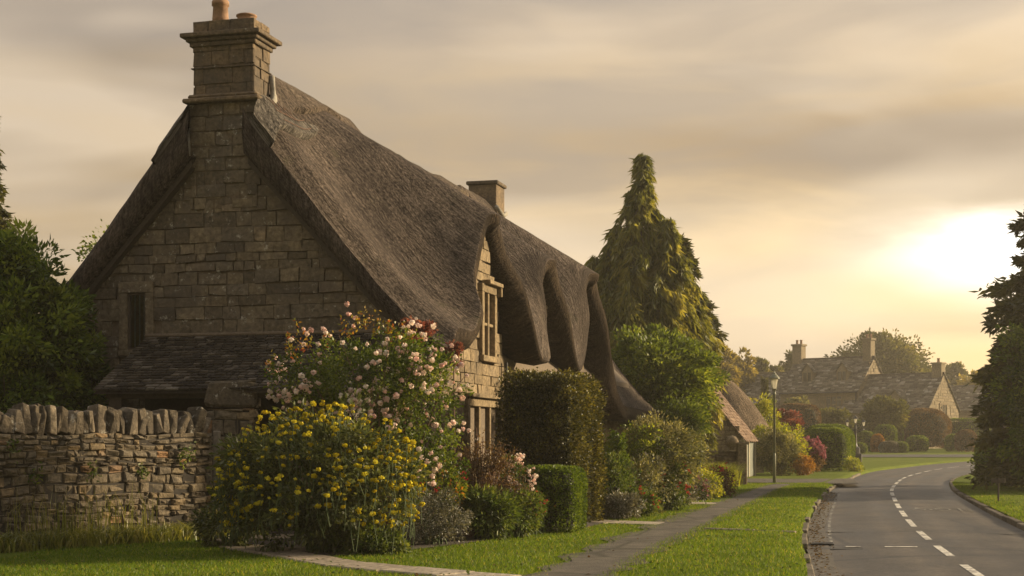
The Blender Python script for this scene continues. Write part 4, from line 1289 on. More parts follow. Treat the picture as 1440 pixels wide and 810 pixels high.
# yew by the gable and the taller conifer behind it
rng = R(41)
e = bush('yew_shrub', 'big dense dark green yew shrub behind the dry stone wall', 'shrub', (-8.1, 24.2, 0), (1.32, 1.3, 2.35), 'yew', rng, ncl=560, per=110, rc=.22, L=.13, Wd=.05, shell=.5, nst=12)
conifer('conifer_tree', 'tall dark conifer rising behind the yew shrub and the cottage gable', (-14.05, 40, 0), 10.2, 1.8, 'darkcon', R(42), nb=170, per=110, weep=.5, L=.22, Wd=.07)
bush('yew_shrub', 'second dark yew shrub filling the edge beside the big one', 'shrub', (-9.9, 25.4, 0), (1.6, 1.3, 2.6), 'yew', R(45), ncl=420, per=120, rc=.28, L=.10, Wd=.035, shell=.5)
bush('ivy_plant', 'dark ivy climbing the gable below its small window', 'climber', H(-.35, 6.6, Z0), (.62, .25, 1.15), 'yew', R(43), ncl=70, per=40, rc=.2, L=.07, Wd=.06, h=1.3, nst=5)
tree('garden_tree', 'leafy tree showing a few sprigs behind the gable roof', 'tree', (-12.2, 46, 0), 8, (-12.1, 46, 6.2), (1.1, 1.1, 1.9), 'broad', R(44), ncl=50, per=60, rc=.5)

# yellow Jerusalem sage
rng = R(51); b = np.array([-2.42, 18.75, 0])
ye = bush('sage_bush', 'large rounded bush covered in yellow whorled flower heads', 'bush', b, (1.22, .95, .92), 'phlomis', rng, ncl=230, per=75, rc=.2, L=.085, Wd=.034, shell=.35, h=.86, stemmat='green_stem', nst=60)
d = rdir(rng, 1500); d = d[(d[:, 2] > -.55) & (d[:, 1] < .6)][:520]
cs = b + np.array([0, 0, .86]) + d * np.array([1.22, .95, .92]) * (.86 + .28 * rng.random((len(d), 1))); cs = cs[cs[:, 2] > .15]
blooms('blossom', 'yellow', ye, cs, .020 + .022 * rng.random(len(cs)), rng, 22, flat=.6)
mb = MB()
for c in cs[::2]: mb.tube([c + np.array([rng.normal() * .05, rng.normal() * .05, -.38]), c + np.array([0, 0, -.15]) + rng.normal(size=3) * .015, c], .0045, 4)
mb.build('flower_stalk', M['green_stem'], ye)

# pale pink rose
rng = R(52); b = np.array([-1.85, 20.6, 0]); e = empty('rose_bush', b, 'tall open rose bush with pale pink double flowers above the yellow bush', 'rose')
p1, a1, t1 = clumps(rng, (-2.0, 20.7, 2.30), (1.36, .9, .62), 170, 60, .18, .3)
p2, a2, t2 = clumps(rng, (-1.25, 20.4, 1.75), (.78, .6, .95), 85, 55, .17, .3)
p3, a3, t3 = clumps(rng, (-2.2, 20.9, 1.4), (1.0, .7, .6), 60, 45, .18, .3)
p, a, tn = np.concatenate([p1, p2, p3]), np.concatenate([a1, a2, a3]), np.concatenate([t1, t2, t3])
tn = np.clip(tn * .8, 0, 1)
leaf_obj('foliage', M['rose_leaf'], e, p, a, .035 + .03 * rng.random(len(p)), .022 + .018 * rng.random(len(p)), rng, tn)
mb = MB()
for i in range(46):
    d = rdir(rng, 1)[0]; tip = np.array([-1.9, 20.65, 2.35]) + d * np.array([1.25, .75, .6]); bb = b + rng.normal(size=3) * np.array([.12, .1, 0])
    m = bb * .5 + tip * .5 + rng.normal(size=3) * .12 - np.array([d[0] * .25, 0, -.1]); mb.tube([bb, bb * .7 + m * .3 + rng.normal(size=3) * .03, m, m * .5 + tip * .5 + rng.normal(size=3) * .06, tip], [.017, .014, .011, .008, .004], 5)
mb.build('cane', M['twig'], e)
cl = rdir(rng, 75); cl = cl[(cl[:, 1] < .35)]
cc = np.array([-2.0, 20.7, 2.35]) + cl * np.array([1.32, .9, .68]) * (.85 + .22 * rng.random((len(cl), 1)))
cc = np.concatenate([cc, np.array([-1.15, 20.3, 1.8]) + (lambda q: q[q[:, 1] < .2])(rdir(rng, 34)) * np.array([.78, .55, .9])])
ii = np.repeat(np.arange(len(cc)), rng.integers(1, 8, len(cc))); cs = cc[ii] + rng.normal(size=(len(ii), 3)) * .10; cs = cs[cs[:, 0] < -.029 * cs[:, 1]]
blooms('blossom', 'pink', e, cs, .024 + .022 * rng.random(len(cs)), rng, 24, flat=.9)
P = []; A = []
for px, py, hh in ((405, 490, .35), (420, 478, .42), (432, 485, .32), (412, 505, .3), (486, 462, .25), (500, 458, .3), (515, 452, .28), (532, 456, .26), (548, 460, .24), (560, 470, .25), (575, 478, .22), (460, 476, .2), (590, 488, .2), (545, 470, .3), (380, 512, .25)):
    c = at(px, py, 20.6); n = 26; k = rng.random(n); dr_ = np.array([rng.normal() * .25, 0, 1.0])
    P.append(c + dr_ * (k * hh - .12)[:, None] + rng.normal(size=(n, 3)) * .035); A.append(rdir(rng, n) + np.array([0, 0, .35]))
p = np.concatenate(P); leaf_obj('young_foliage', M['rose_red_leaf'], e, p, np.concatenate(A), .06, .032, rng)

# crimson climber on the corner
rng = R(53); b = np.array([-.95, 23.3, 0]); e = empty('crimson_climber', b, 'crimson leaved climber at the cottage corner above the rose', 'climber')
p1, a1, _ = clumps(rng, at(638, 500, 23.3), (.16, .1, .2), 10, 60, .07, .2); p2, a2, _ = clumps(rng, at(585, 462, 23.3), (.36, .15, .16), 22, 50, .09, .2)
leaf_obj('foliage', M['acer_red'], e, np.concatenate([p1, p2]), np.concatenate([a1, a2]), .05, .035, rng)
mb = MB(); mb.tube([b, b + np.array([.05, 0, 1.2]), at(638, 500, 23.3), at(585, 465, 23.3)], [.02, .016, .01, .006], 5); mb.build('stem', M['twig'], e)

# brown twiggy shrub
rng = R(54); b = np.array([-.45, 21.7, 0]); e = empty('bronze_shrub', b, 'arching bronze twiggy shrub below the cottage window', 'shrub')
mb = MB(); tips = []
for i in range(150):
    d = rdir(rng, 1)[0]; d[2] = abs(d[2]); tip = b + np.array([.05, 0, .75]) + d * np.array([.95, .6, .95]) * (.6 + .4 * rng.random()); tip[2] -= .35 * np.linalg.norm(d[:2])
    m = b * .5 + tip * .5 + np.array([0, 0, .45]); mb.tube([b + rng.normal(size=3) * np.array([.1, .1, 0]), m * .6 + b * .4, m, m * .4 + tip * .6 + np.array([0, 0, .1]), tip], [.010, .009, .007, .005, .002], 4); tips.append((m, tip))
mb.build('twig', M['twig'], e)
P = []
for m, tip in tips:
    k = rng.random(46)[:, None]; P.append(m + (tip - m) * k + rng.normal(size=(46, 3)) * .05)
p = np.concatenate(P); leaf_obj('foliage', M['brown_leaf'], e, p, rng.normal(size=p.shape) + np.array([0, 0, -.3]), .045, .016, rng)

def border_plant(name, label, cat, base, rad, mat, seed, ncl, per, rc, L, Wd, fl=None, nf=0, fr=.03, petals=10, h=None, shell=.4, up=.4):
    e = bush(name, label, cat, base, rad, mat, R(seed), ncl, per, rc, L, Wd, h, shell, stemmat='green_stem', nst=14)
    if fl:
        rng = R(seed + 500); hz = rad[2] if h is None else h
        d = rdir(rng, nf * 3); d = d[(d[:, 2] > -.1) & (d[:, 1] < .4)][:nf]
        cs = np.asarray(base) + np.array([0, 0, hz]) + d * np.asarray(rad) * (.92 + .25 * rng.random((len(d), 1)))
        ii = np.repeat(np.arange(len(cs)), 5); cs = cs[ii] + rng.normal(size=(len(ii), 3)) * np.array([.03, .03, .06])
        blooms('blossom', fl, e, cs, fr * (.7 + .6 * rng.random(len(cs))), rng, petals)
    return e


border_plant('silver_mound', 'low rounded silver grey leaved mound at the lawn edge', 'shrub', (-1.05, 20.1, 0), (.50, .45, .40), 'silver', 61, 120, 60, .09, .035, .018, h=.34)
border_plant('leafy_shrub', 'yellow green leafy shrub between the rose and silver mound', 'shrub', (-1.15, 20.9, 0), (.55, .4, .6), 'rose_leaf', 62, 80, 60, .14, .05, .03, 'red', 5, .024, h=.7)
border_plant('green_perennial', 'bright green pointed perennials at the foot of the bronze shrub', 'plant', (-.35, 21.2, 0), (.42, .35, .36), 'border', 63, 60, 55, .12, .10, .022, h=.36)
border_plant('leafy_perennial', 'mid green leafy perennial beside the clipped box hedge', 'plant', (.08, 21.6, 0), (.36, .3, .36), 'border', 64, 50, 55, .11, .06, .03, h=.36)
border_plant('pink_phlox', 'pale pink phlox heads in front of the tall hedge', 'flower', (.0, 22.1, 0), (.28, .2, .42), 'border', 65, 40, 50, .1, .06, .02, 'pink', 14, .035, h=.72)
border_plant('red_salvia', 'red flower spikes at the corner of the box hedge', 'flower', (.32, 22.3, 0), (.16, .14, .32), 'border', 66, 20, 50, .08, .05, .02, 'red', 9, .028, h=.36)
border_plant('dark_ground_cover', 'dark leafy ground cover under the yellow bush', 'plant', (-1.75, 18.55, 0), (.55, .35, .22), 'border', 67, 60, 45, .1, .06, .03, h=.14)
border_plant('edging_plant', 'dark green edging plant between wall end and yellow bush', 'plant', (-3.7, 19.6, 0), (.45, .35, .45), 'phlomis', 68, 60, 50, .12, .07, .03, h=.35)

sheared('box_hedge', 'low bright green clipped box hedge beside the lawn', 'hedge', (.60, 23.05, 0), (.92, 1.0, .98), -AX, 'box', R(71), n=17000, L=.042, Wd=.03, power=9, wave=.06)

# tall arched hedge
rng = R(72); hb = np.array([.98, 24.1, 0]); e = empty('arched_hedge', hb, 'tall dense clipped hedge with an arched gap over the cottage path', 'hedge')
LU, LW, HH = 2.2, 1.25, 2.42; TU0, TU1, TH = .95, 1.5, 1.75
pts = []; nrm = []
def face(n, f, nv):
    q = f(rng.random(n), rng.random(n)); pts.append(q); nrm.append(np.broadcast_to(nv, q.shape))
face(15000, lambda a, b: np.column_stack([0 * a, a * LW, b * HH]), (-1, 0, 0.2))
face(15000, lambda a, b: (lambda q: q[~((q[:, 0] > TU0) & (q[:, 0] < TU1) & (q[:, 2] < TH - .5 * (np.abs(q[:, 0] - 1.22) / .28) ** 2))])(np.column_stack([a * LU, 0 * a, b * HH])), (0, -1, .2))
face(6000, lambda a, b: np.column_stack([a * LU, b * LW, 0 * a + HH]), (0, 0, 1))
face(5000, lambda a, b: np.column_stack([LU + 0 * a, a * LW, b * HH]), (1, 0, .2))
face(2600, lambda a, b: np.column_stack([TU0 + 0 * a, a * LW, b * TH]), (1, 0, 0)); face(2600, lambda a, b: np.column_stack([TU1 + 0 * a, a * LW, b * TH]), (-1, 0, 0))
face(1500, lambda a, b: np.column_stack([TU0 + a * (TU1 - TU0), b * LW, TH + 0 * a]), (0, 0, -1))
q = np.concatenate(pts); nv = np.concatenate(nrm).copy()
# round the shoulders
top = sstep(HH - .35, HH, q[:, 2]); cxy = np.array([LU / 2, LW / 2]); q[:, :2] = cxy + (q[:, :2] - cxy) * (1 - .09 * top[:, None])
wob = np.array([mnoise.noise(Vector(k) * 2.0) + .5 * mnoise.noise(Vector(k) * 5) for k in q])
q = q + unit(nv) * (.09 * wob + .05 * rng.normal(size=len(q)))[:, None]
P = hb + q[:, :1] * U + q[:, 1:2] * WV + q[:, 2:3] * UP
ax = nv[:, :1] * U + nv[:, 1:2] * WV + nv[:, 2:3] * UP + rng.normal(size=P.shape) * .6
k = P[:, 2] > .02
leaf_obj('foliage', M['ivy_hedge'], e, P[k], ax[k], .032 + .03 * rng.random(k.sum()), .026 + .02 * rng.random(k.sum()), rng, np.clip(.45 + .45 * wob[k] + .25 * rng.normal(size=k.sum()), 0, 1))
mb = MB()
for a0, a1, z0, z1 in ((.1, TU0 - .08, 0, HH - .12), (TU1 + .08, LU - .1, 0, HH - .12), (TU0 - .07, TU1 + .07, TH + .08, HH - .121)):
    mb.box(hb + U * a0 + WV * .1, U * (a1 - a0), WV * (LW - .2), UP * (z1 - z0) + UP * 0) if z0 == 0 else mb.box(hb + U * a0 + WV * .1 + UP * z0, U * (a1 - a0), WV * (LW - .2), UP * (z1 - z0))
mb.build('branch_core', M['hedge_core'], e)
bush('climbing_ivy', 'ivy spreading from the tall hedge to the cottage wall', 'climber', H(4.5, -.35, Z0), (.9, .3, .8), 'ivy_hedge', R(73), ncl=70, per=50, rc=.2, L=.05, Wd=.045, h=1.7)

# shrubs and border on the far side of the arch
conifer('dwarf_conifer', 'small pointed green conifer just past the arched hedge', (1.95, 27.6, 0), 1.55, .42, 'box', R(81), nb=70, per=60, weep=.2, L=.07, Wd=.03, bare=.02)
border_plant('viburnum_shrub', 'rounded pale green shrub under the low end of the thatch', 'shrub', (2.95, 30.2, 0), (.95, .7, .72), 'varieg', 82, 150, 70, .2, .075, .03, h=1.1)
border_plant('bay_shrub', 'dark rounded shrub beneath the pale green shrub', 'shrub', (2.45, 30.0, 0), (.75, .6, .7), 'broad', 83, 90, 60, .2, .07, .035, h=.95)
border_plant('pine_shrub', 'blue green shrub right of the pale rounded one', 'shrub', (3.25, 31.4, 0), (.45, .45, .6), 'topiary', 84, 90, 60, .18, .07, .022, h=.9)
spec = [('euphorbia_plant', 'tall grey green euphorbia beside the arched hedge', 1.85, 27.3, .5, .62, 'border', None), ('cosmos_plant', 'bushy border plant with small white flowers on its side', 2.55, 28.6, .6, .6, 'varieg', 'silver'),
        ('red_valerian', 'loose red valerian heads in the middle of the border', 3.15, 29.8, .42, .52, 'border', 'red'), ('geranium_plant', 'low geranium with red flowers at the lawn edge', 2.3, 27.4, .38, .25, 'border', 'red'),
        ('fennel_plant', 'feathery yellow green fennel before the low wall', 4.1, 35.2, .6, .5, 'rose_leaf', None), ('lavender_plant', 'grey purple lavender spilling onto the side flags', 3.75, 32.6, .6, .34, 'silver', 'magenta'),
        ('coral_flower', 'coral red flower clump halfway along the border', 3.6, 33.4, .35, .62, 'border', 'red'), ('crimson_flower', 'deep crimson flower clump closest to the footpath', 5.15, 36.8, .34, .42, 'brown_leaf', 'red'),
        ('yellow_daisy', 'yellow green low daisies at the border front', 4.45, 35.0, .42, .38, 'lime', None), ('sedum_plant', 'rusty orange leaved clump beside the fennel', 4.65, 38.4, .42, .4, 'orange_leaf', 'magenta'),
        ('catmint_plant', 'trailing blue grey catmint next to the paved flags', 1.95, 26.5, .34, .24, 'silver', None), ('white_rose', 'white flowering shrub against the low stone wall', 4.35, 40.6, .42, .6, 'border', 'white')]
M['white'] = leafmat('white_petal', [(0, (.6, .58, .5)), (1, (.85, .82, .76))], .3, .05, tcol=(1.1, 1, .9))
for i, (nm, lb, x, y_, r_, h_, mt, fl) in enumerate(spec):
    border_plant(nm, lb, 'plant' if not fl else 'flower', (x, y_, 0), (r_, r_ * .8, h_), mt, 90 + i, 55, 50, .13, .065, .026, fl, 26 if nm == 'white_rose' else 12, .026, h=h_ * .9)

# tall grasses along the foot of the wall
def grass_tuft(name, label, pts, hgt, seed, n, group=None, mat='tall_grass', wd=.009, lean=.5):
    rng = R(seed); pts = np.asarray(pts, float); e_ = pts.mean(0)
    i = rng.integers(0, len(pts), n); b = pts[i] + rng.normal(size=(n, 3)) * np.array([.10, .10, 0]); b[:, 2] = 0
    az = rng.random(n) * 2 * math.pi; dh = np.column_stack([np.cos(az), np.sin(az), 0 * az]); h = hgt * (.45 + .75 * rng.random(n)); l = lean * (.3 + rng.random(n)) * h
    side = np.column_stack([-np.sin(az + .7), np.cos(az + .7), 0 * az]) * (wd * (.6 + .8 * rng.random(n)))[:, None]
    p0 = b; p1 = b + dh * (l * .28)[:, None] + UP * (h * .62)[:, None]; p2 = b + dh * l[:, None] + UP * (h * (1 - .25 * rng.random(n)))[:, None]
    v = np.stack([p0 - side, p0 + side, p1 - side * .8, p1 + side * .8, p2], 1).reshape(-1, 3)
    f = []; 
    o = np.arange(n) * 5
    quads = np.stack([o, o + 1, o + 3, o + 2], 1); tris = np.stack([o + 2, o + 3, o + 4, o + 4], 1)
    tr3 = [tuple(q[:3]) for q in tris.tolist()]
    ob = mesh_obj(name, v, [tuple(q) for q in quads.tolist()] + tr3, M[mat], None, np.tile(np.clip(rng.normal(size=n) * .28 + .45, 0, 1), 2))
    return tag(ob, label, 'grass', group)


wall_pt = lambda t, o: WL0 + dw * t + wn_ * o
tag(grass_tuft('wall_grass', 'long seeding grass growing along the foot of the dry stone wall', [wall_pt(t, o) for t in np.linspace(3, wl - .1, 60) for o in (.15, .3, .5)], .26, 101, 4200, lean=1.0), kind='stuff')
tag(grass_tuft('wall_grass', 'tall dry grass seed stems rising before the dry stone wall', [wall_pt(t, o) for t in np.linspace(4.2, 6.2, 14) for o in (.25, .5)], .8, 102, 260, wd=.005, lean=.3), kind='stuff')
grass_tuft('grass_tuft', 'arching tuft of long grass at the right end of the dry stone wall', [wall_pt(wl - .15 + .2 * k, .35) for k in range(4)], .42, 103, 700)
grass_tuft('ornamental_grass', 'soft rounded clump of golden green grass beside the garage', [np.array([6.05 + .65 * r_ * math.cos(k), 45.4 + .4 * r_ * math.sin(k), 0]) for k in np.arange(0, 6.2, .5) for r_ in (.2, .6, 1.0)], .72, 104, 4200, mat='lime', wd=.010, lean=.75)
# leaf litter in the gutter
rng = R(105); n = 800; i = rng.integers(ia, ib, n); of = -HW[i] + .02 + np.abs(rng.normal(size=n)) * .12
xy = CL[i] + NR[i] * of[:, None] + TG[i] * (rng.random((n, 1)) * .8); p = np.column_stack([xy, np.full(n, ZR + .022)])
ax = rng.normal(size=(n, 3)) * np.array([1, 1, .25])
v, f = leaf_geo(p, ax, .05, .03, rng, np.tile(UP, (n, 1)))
tag(mesh_obj('leaf_litter', v, f, M['litter'], None, rng.random(n)), 'brown fallen leaves lying along the gutter', 'leaves', kind='stuff')
def scatter(name, n, mat, seed, L, Wd, label, cat, onpath, tilt):
    rng = R(seed); y = rng.uniform(13 ** .5, 46 ** .5, n) ** 2; x = rng.uniform(-6, 14, n); pxx = 720 + F * x / y
    of, hw = road_off(x, y); k = (pxx > -20) & (pxx < 1460) & (np.abs(of) > hw + .15) & ~in_poly(x, y, BEDP) & ~((x < -4.2) & (y > 19 + (x + 6.8) * 1.3))
    if not onpath: k &= ~near(x, y, PC, .5)
    cl_ = np.array([mnoise.noise(Vector((a * .9, b * .9, seed))) for a, b in zip(x, y)]); k &= cl_ > -.05
    x, y, of, hw = x[k], y[k], of[k], hw[k]; m = len(x); lz = np.where(of < 0, np.interp(-of - hw, [.1, .45, 1.2, 2.5], [-.01, .03, .015, 0]), 0)
    p = np.column_stack([x, y, lz + .03]); a = rng.normal(size=(m, 3)) * np.array([1, 1, tilt])
    v, f = leaf_geo(p, a, L * (.6 + .8 * rng.random(m)), Wd * (.6 + .8 * rng.random(m)), rng, np.tile(UP, (m, 1)))
    tag(mesh_obj(name, v, f, M[mat], None, rng.random(m)), label, cat, kind='stuff')


scatter('clover_weeds', 9000, 'border', 301, .05, .035, 'broad leaved clover and weeds growing through the lawns', 'weeds', False, .4)
scatter('fallen_leaves', 900, 'litter', 302, .05, .032, 'a few brown fallen leaves on lawn and footpath', 'leaves', True, .2)

# small ferns rooted in the wall joints
for j, (t_, z_) in enumerate(((wl - .5, 1.22), (wl - .62, 1.15), (wl - 2.15, .98), (wl - 3.4, 1.33), (wl - 3.05, .95), (wl - 1.3, .98))):
    rng = R(110 + j); c = wall_pt(t_, .03) + UP * z_; n = 45; p = c + rng.normal(size=(n, 3)) * np.array([.06, .03, .06])
    a_ = rng.normal(size=(n, 3)) + wn_ * .8 - UP * .5
    lb = ['small fern high in the wall joints close to its end', 'second small fern just below the highest near the wall end', 'fern tuft halfway down the middle of the dry stone wall', 'ivy sprig just under the cope stones of the wall', 'pale leaved sprig halfway down the wall', 'small green sprig in the wall above its lower courses'][j]
    fe = empty('wall_fern', c, lb, 'fern', 'small plants rooted in the dry stone wall'); leaf_obj('foliage', M['border'], fe, p, a_, .07, .03, rng)

# ================================================================== TREES BEYOND THE COTTAGE
wprof = lambda f: np.interp(f, [0, .3, .5, .64, .77, .85, .90, .955, 1], [1.0, 1.1, 1.02, .9, .66, .42, .30, .22, .12])
conifer('weeping_conifer', 'tall weeping conifer with drooping curtains of green behind the cottage', (4.2, 50, 0), 11.1, 1.5, 'weep', R(121), leaders=((-.95, 0, 8.7, 1.3, 130), (.80, -.3, 8.9, 1.35, 130), (-.4, -.8, 7.9, 1.25, 100), (1.35, .2, 7.6, 1.0, 90), (-1.65, .3, 7.7, .75, 70), (.4, -.9, 7.0, 1.25, 80), (1.9, .4, 6.6, .8, 60)), nb=170, per=150, weep=1.1, L=.36, Wd=.06, spread=.12, lobe=.7, seed_=3.3, bare=.2, lean=(.22, 0), prof=wprof)
conifer('spiky_conifer', 'darker ragged conifer standing behind the weeping one', (6.15, 55, 0), 8.9, 1.55, 'darkcon', R(122), nb=190, per=170, prof=lambda f: np.interp(f, [0, .4, .7, .9, 1], [.9, 1, .75, .4, .12]), weep=.35, L=.26, Wd=.09, bare=.34, limb_tilt=.1)
tree('spreading_tree', 'broad spreading leafy tree hanging over the low garden wall', 'tree', (4.9, 44.2, 0), 4.8, (4.35, 44.0, 3.1), (1.72, 1.6, 1.55), 'broad', R(123), ncl=210, per=170, rc=.42, L=.15, Wd=.06, trunk_r=.14, shell=.45, squash=.5)
bush('laurel_shrub', 'dark drooping laurel under the spreading tree', 'shrub', (4.7, 42.4, 0), (.75, .7, .8), 'topiary', R(124), ncl=120, per=70, rc=.25, L=.12, Wd=.045, h=1.75)

# low stone wall with a ball-topped pier
lw = empty('low_garden_wall', (5.9, 46.5, 0), 'low rubble garden wall ending in a pier beside the garage', 'wall')
V, Fc, Rn = stone_blocks(0, 2.6, 0, 1.08, (.08, .16), (.2, .4), rngD, gap=.006, bev=.02, dj=.015, jit=.01)
P = np.array([4.6, 47.4, 0]) + V[:, :1] * np.array([1., .06, 0]) + V[:, 2:3] * np.array([0, -1., 0]) + V[:, 1:2] * UP
mesh_obj('stonework', P, Fc, M['front_stone'], lw, Rn)
mb = MB(); mb.box((4.62, 47.44, 0), (2.55, .15, 0), (0, .35, 0), (0, 0, 1.06)); mb.build('wall_core', M['mortar'], lw)
mb = MB(); mb.bx(7.15, 7.45, 47.3, 47.7, 0, 1.28, .02); mb.bx(7.08, 7.52, 47.23, 47.77, 1.283, 1.36, .02); mb.build('pier', M['trim_stone'], lw)
mb = MB(); mb.lathe((6.98, 47.4, 1.12), [(.08, 0), (.07, .06), (.17, .12), (.22, .22), (.2, .32), (.13, .41), (.03, .45)], 14); mb.build('ball_finial', M['trim_stone'], lw, True)

# ================================================================== GARAGE AND THE THATCH BEHIND IT
gc = np.array([8.62, 56.0, 0]); gu = unit(np.array([1.18, 4.2, 0])); gw_ = np.array([-gu[1], gu[0], 0])
ga = empty('stone_garage', gc, 'small stone garage with clay tiled roof and cream framed doors', 'garage')
GL, GWD, GE, GR = 4.3, 3.2, 1.52, 3.55
def G(u, w, z): return gc + gu * u + gw_ * w + UP * z
rngG = R(131)
V, Fc, Rn = stone_blocks(0, GWD, 0, GR, (.10, .19), (.2, .45), rngG, gap=.006, bev=.012, dj=.01, jit=.006, inside=lambda a, v: v < GE + (GR - GE) * (1 - abs(a - GWD / 2) / (GWD / 2)) + .05)
P = G(0, GWD, 0) - V[:, :1] * gw_ - V[:, 2:3] * gu + V[:, 1:2] * UP; mesh_obj('gable_wall', P, Fc, M['far_stone'], ga, Rn)
mb = MB(); q = [(0, 0), (GWD, 0), (GWD, GE), (GWD / 2, GR), (0, GE)]
mb.add([G(.03, w, z) for w, z in q] + [G(GL, w, z) for w, z in q], [(4, 3, 2, 1, 0), (5, 6, 7, 8, 9)] + [(i, (i + 1) % 5, 5 + (i + 1) % 5, 5 + i) for i in range(1, 5)]); mb.build('wall_core', M['mortar'], ga)
for sg in (0, 1):
    e0, e1 = G(-.12, -.14 if not sg else GWD + .14, GE - .12), G(GL + .1, -.14 if not sg else GWD + .14, GE - .12); r0, r1 = G(-.12, GWD / 2, GR + .06), G(GL + .1, GWD / 2, GR + .06)
    tiles((r0, r1, e1, e0), 17, rngG, (.16, .2), .015).build('roof', M['clay_tile'], ga)
mb = MB(); mb.box(G(-.13, GWD / 2 - .07, GR + .02), gu * (GL + .25), gw_ * .14, UP * .1, .02); mb.build('ridge_tile', M['clay_tile'], ga)
mb = MB()
for u0, u1 in ((0.0, .24), (1.95, 2.15), (GL - .25, GL)): mb.box(G(u0, -.05, 0), gu * (u1 - u0), gw_ * .15, UP * (GE - .16), .01)
mb.box(G(0, -.06, GE - .157), gu * GL, gw_ * .16, UP * .15, .01); mb.build('door_frame', M['cream'], ga)
for u0, u1 in ((.26, 1.93), (2.17, GL - .27)):
    mb = MB()
    for k in range(6):
        w_ = (u1 - u0) / 6; mb.box(G(u0 + k * w_ + .004, -.01, .02), gu * (w_ - .008), gw_ * .06, UP * (GE - .2), .006)
    mb.build('door', M['door_green'], ga)

tc = empty('thatched_barn', (8.9, 68, 0), 'rounded grey thatched roof end rising behind the garage', 'cottage')
v = []; nS, nT = 30, 14
for i in range(nS):
    th = 2 * math.pi * i / nS
    for j in range(nT):
        t_ = j / (nT - 1); rr = t_ ** .75; px_, py_ = math.cos(th), math.sin(th); sc = 1 / (abs(px_) ** 4 + abs(py_) ** 4) ** .25
        v.append((8.85 + px_ * sc * rr * 2.75, 68 + py_ * sc * (rr * 2.6 + .9), 4.55 - 2.75 * t_ ** 1.35))
base_n = len(v)
for i in range(nS):
    x, y_, z = v[i * nT + nT - 1]; v.append((8.85 + (x - 8.85) * .95, 68 + (y_ - 68) * .96, z - .3))
f = [(i * nT + j, i * nT + j + 1, ((i + 1) % nS) * nT + j + 1, ((i + 1) % nS) * nT + j)[::-1] for i in range(nS) for j in range(nT - 1)]
f += [(i * nT + nT - 1, base_n + i, base_n + (i + 1) % nS, ((i + 1) % nS) * nT + nT - 1)[::-1] for i in range(nS)] + [[base_n + i for i in range(nS)], [i * nT for i in range(nS)]]
uvq = [(i / nS * 18, (j / nT) * 4) for i in range(nS) for j in range(nT)] + [(i / nS * 18, 4.3) for i in range(nS)]
mesh_obj('thatched_roof', v, f, M['thatch_old'], tc, smooth=True, uv=uvq)
mb = MB(); mb.bx(6.7, 11.0, 65.2, 70.8, -.02, 1.7); mb.build('wall', M['far_stone'], tc)

# ================================================================== LAMPS AND SIGN
lp = spot(1089, 680)
la = empty('street_lamp', lp, 'slim grey green lamp post with a glazed lantern beside the footpath', 'street lamp')


def lantern(parent, c, s, mat):
    """four-sided tapering lantern, c at its underside"""
    mb = MB(); mb.lathe(c, [(.05 * s, -.06 * s), (.06 * s, 0), (.10 * s, .03 * s), (.10 * s, .05 * s)], 8)
    for k in range(4):
        a_ = math.pi / 4 + k * math.pi / 2; d_ = np.array([math.cos(a_), math.sin(a_), 0]); mb.tube([c + d_ * .11 * s + UP * .05 * s, c + d_ * .19 * s + UP * .45 * s], .013 * s, 5)
    ln = mb.build('lantern', mat, parent)
    mb = MB(); mb.lathe(c, [(.09 * s, .052 * s), (.165 * s, .44 * s)], 4)
    mb.v[-1] = c + (mb.v[-1] - c) @ np.array([[math.cos(.785), -math.sin(.785), 0], [math.sin(.785), math.cos(.785), 0], [0, 0, 1]]); mb.build('glass', M['lantern_glass'], ln)
    mb = MB(); mb.lathe(c, [(.22 * s, .45 * s), (.22 * s, .48 * s), (.12 * s, .60 * s), (.07 * s, .63 * s), (.07 * s, .67 * s), (.03 * s, .69 * s), (.02 * s, .76 * s), (.004, .79 * s)], 12); mb.build('cap', mat, ln)


mb = MB(); mb.lathe(lp, [(.054, 0), (.05, .9), (.046, .95), (.042, 1.0)], 14); mb.build('base', M['lamp_paint'], la, True)
mb = MB(); mb.lathe(lp, [(.042, .98), (.034, 2.9), (.05, 2.92), (.05, 2.96), (.035, 3.0), (.035, 3.02)], 12); mb.build('post', M['lamp_paint'], la, True)
lantern(la, lp + UP * 3.07, .82, M['lamp_paint'])

tp = np.array([21.2, 92.2, 0]); tp[2] = float(rise(92.2))
ta = empty('three_light_lamp', tp, 'black iron lamp post carrying three lanterns on the grass corner', 'street lamp')
mb = MB(); mb.bx(tp[0] - .33, tp[0] + .33, tp[1] - .33, tp[1] + .33, tp[2], tp[2] + .55, .03); mb.lathe(tp, [(.3, .55), (.28, .9), (.16, 1.0)], 8); mb.build('base', M['iron'], ta)
mb = MB(); mb.lathe(tp, [(.15, .98), (.10, 1.2), (.08, 2.0), (.12, 2.05), (.07, 2.1), (.06, 2.35)], 10); mb.build('post', M['iron'], ta)
for dx in (-.5, 0, .5):
    mb = MB(); e_ = tp + np.array([dx, 0, 2.28 if dx else 2.45])
    if dx: mb.tube([tp + UP * 2.0, tp + np.array([dx * .6, 0, 1.92]), tp + np.array([dx, 0, 2.05]), tp + np.array([dx, 0, 2.2])], .035, 6)
    else: mb.tube([tp + UP * 2.2, tp + UP * 2.42], .04, 6)
    mb.build('arm', M['iron'], ta); lantern(ta, e_ - UP * .05, .62 if dx else .7, M['iron'])

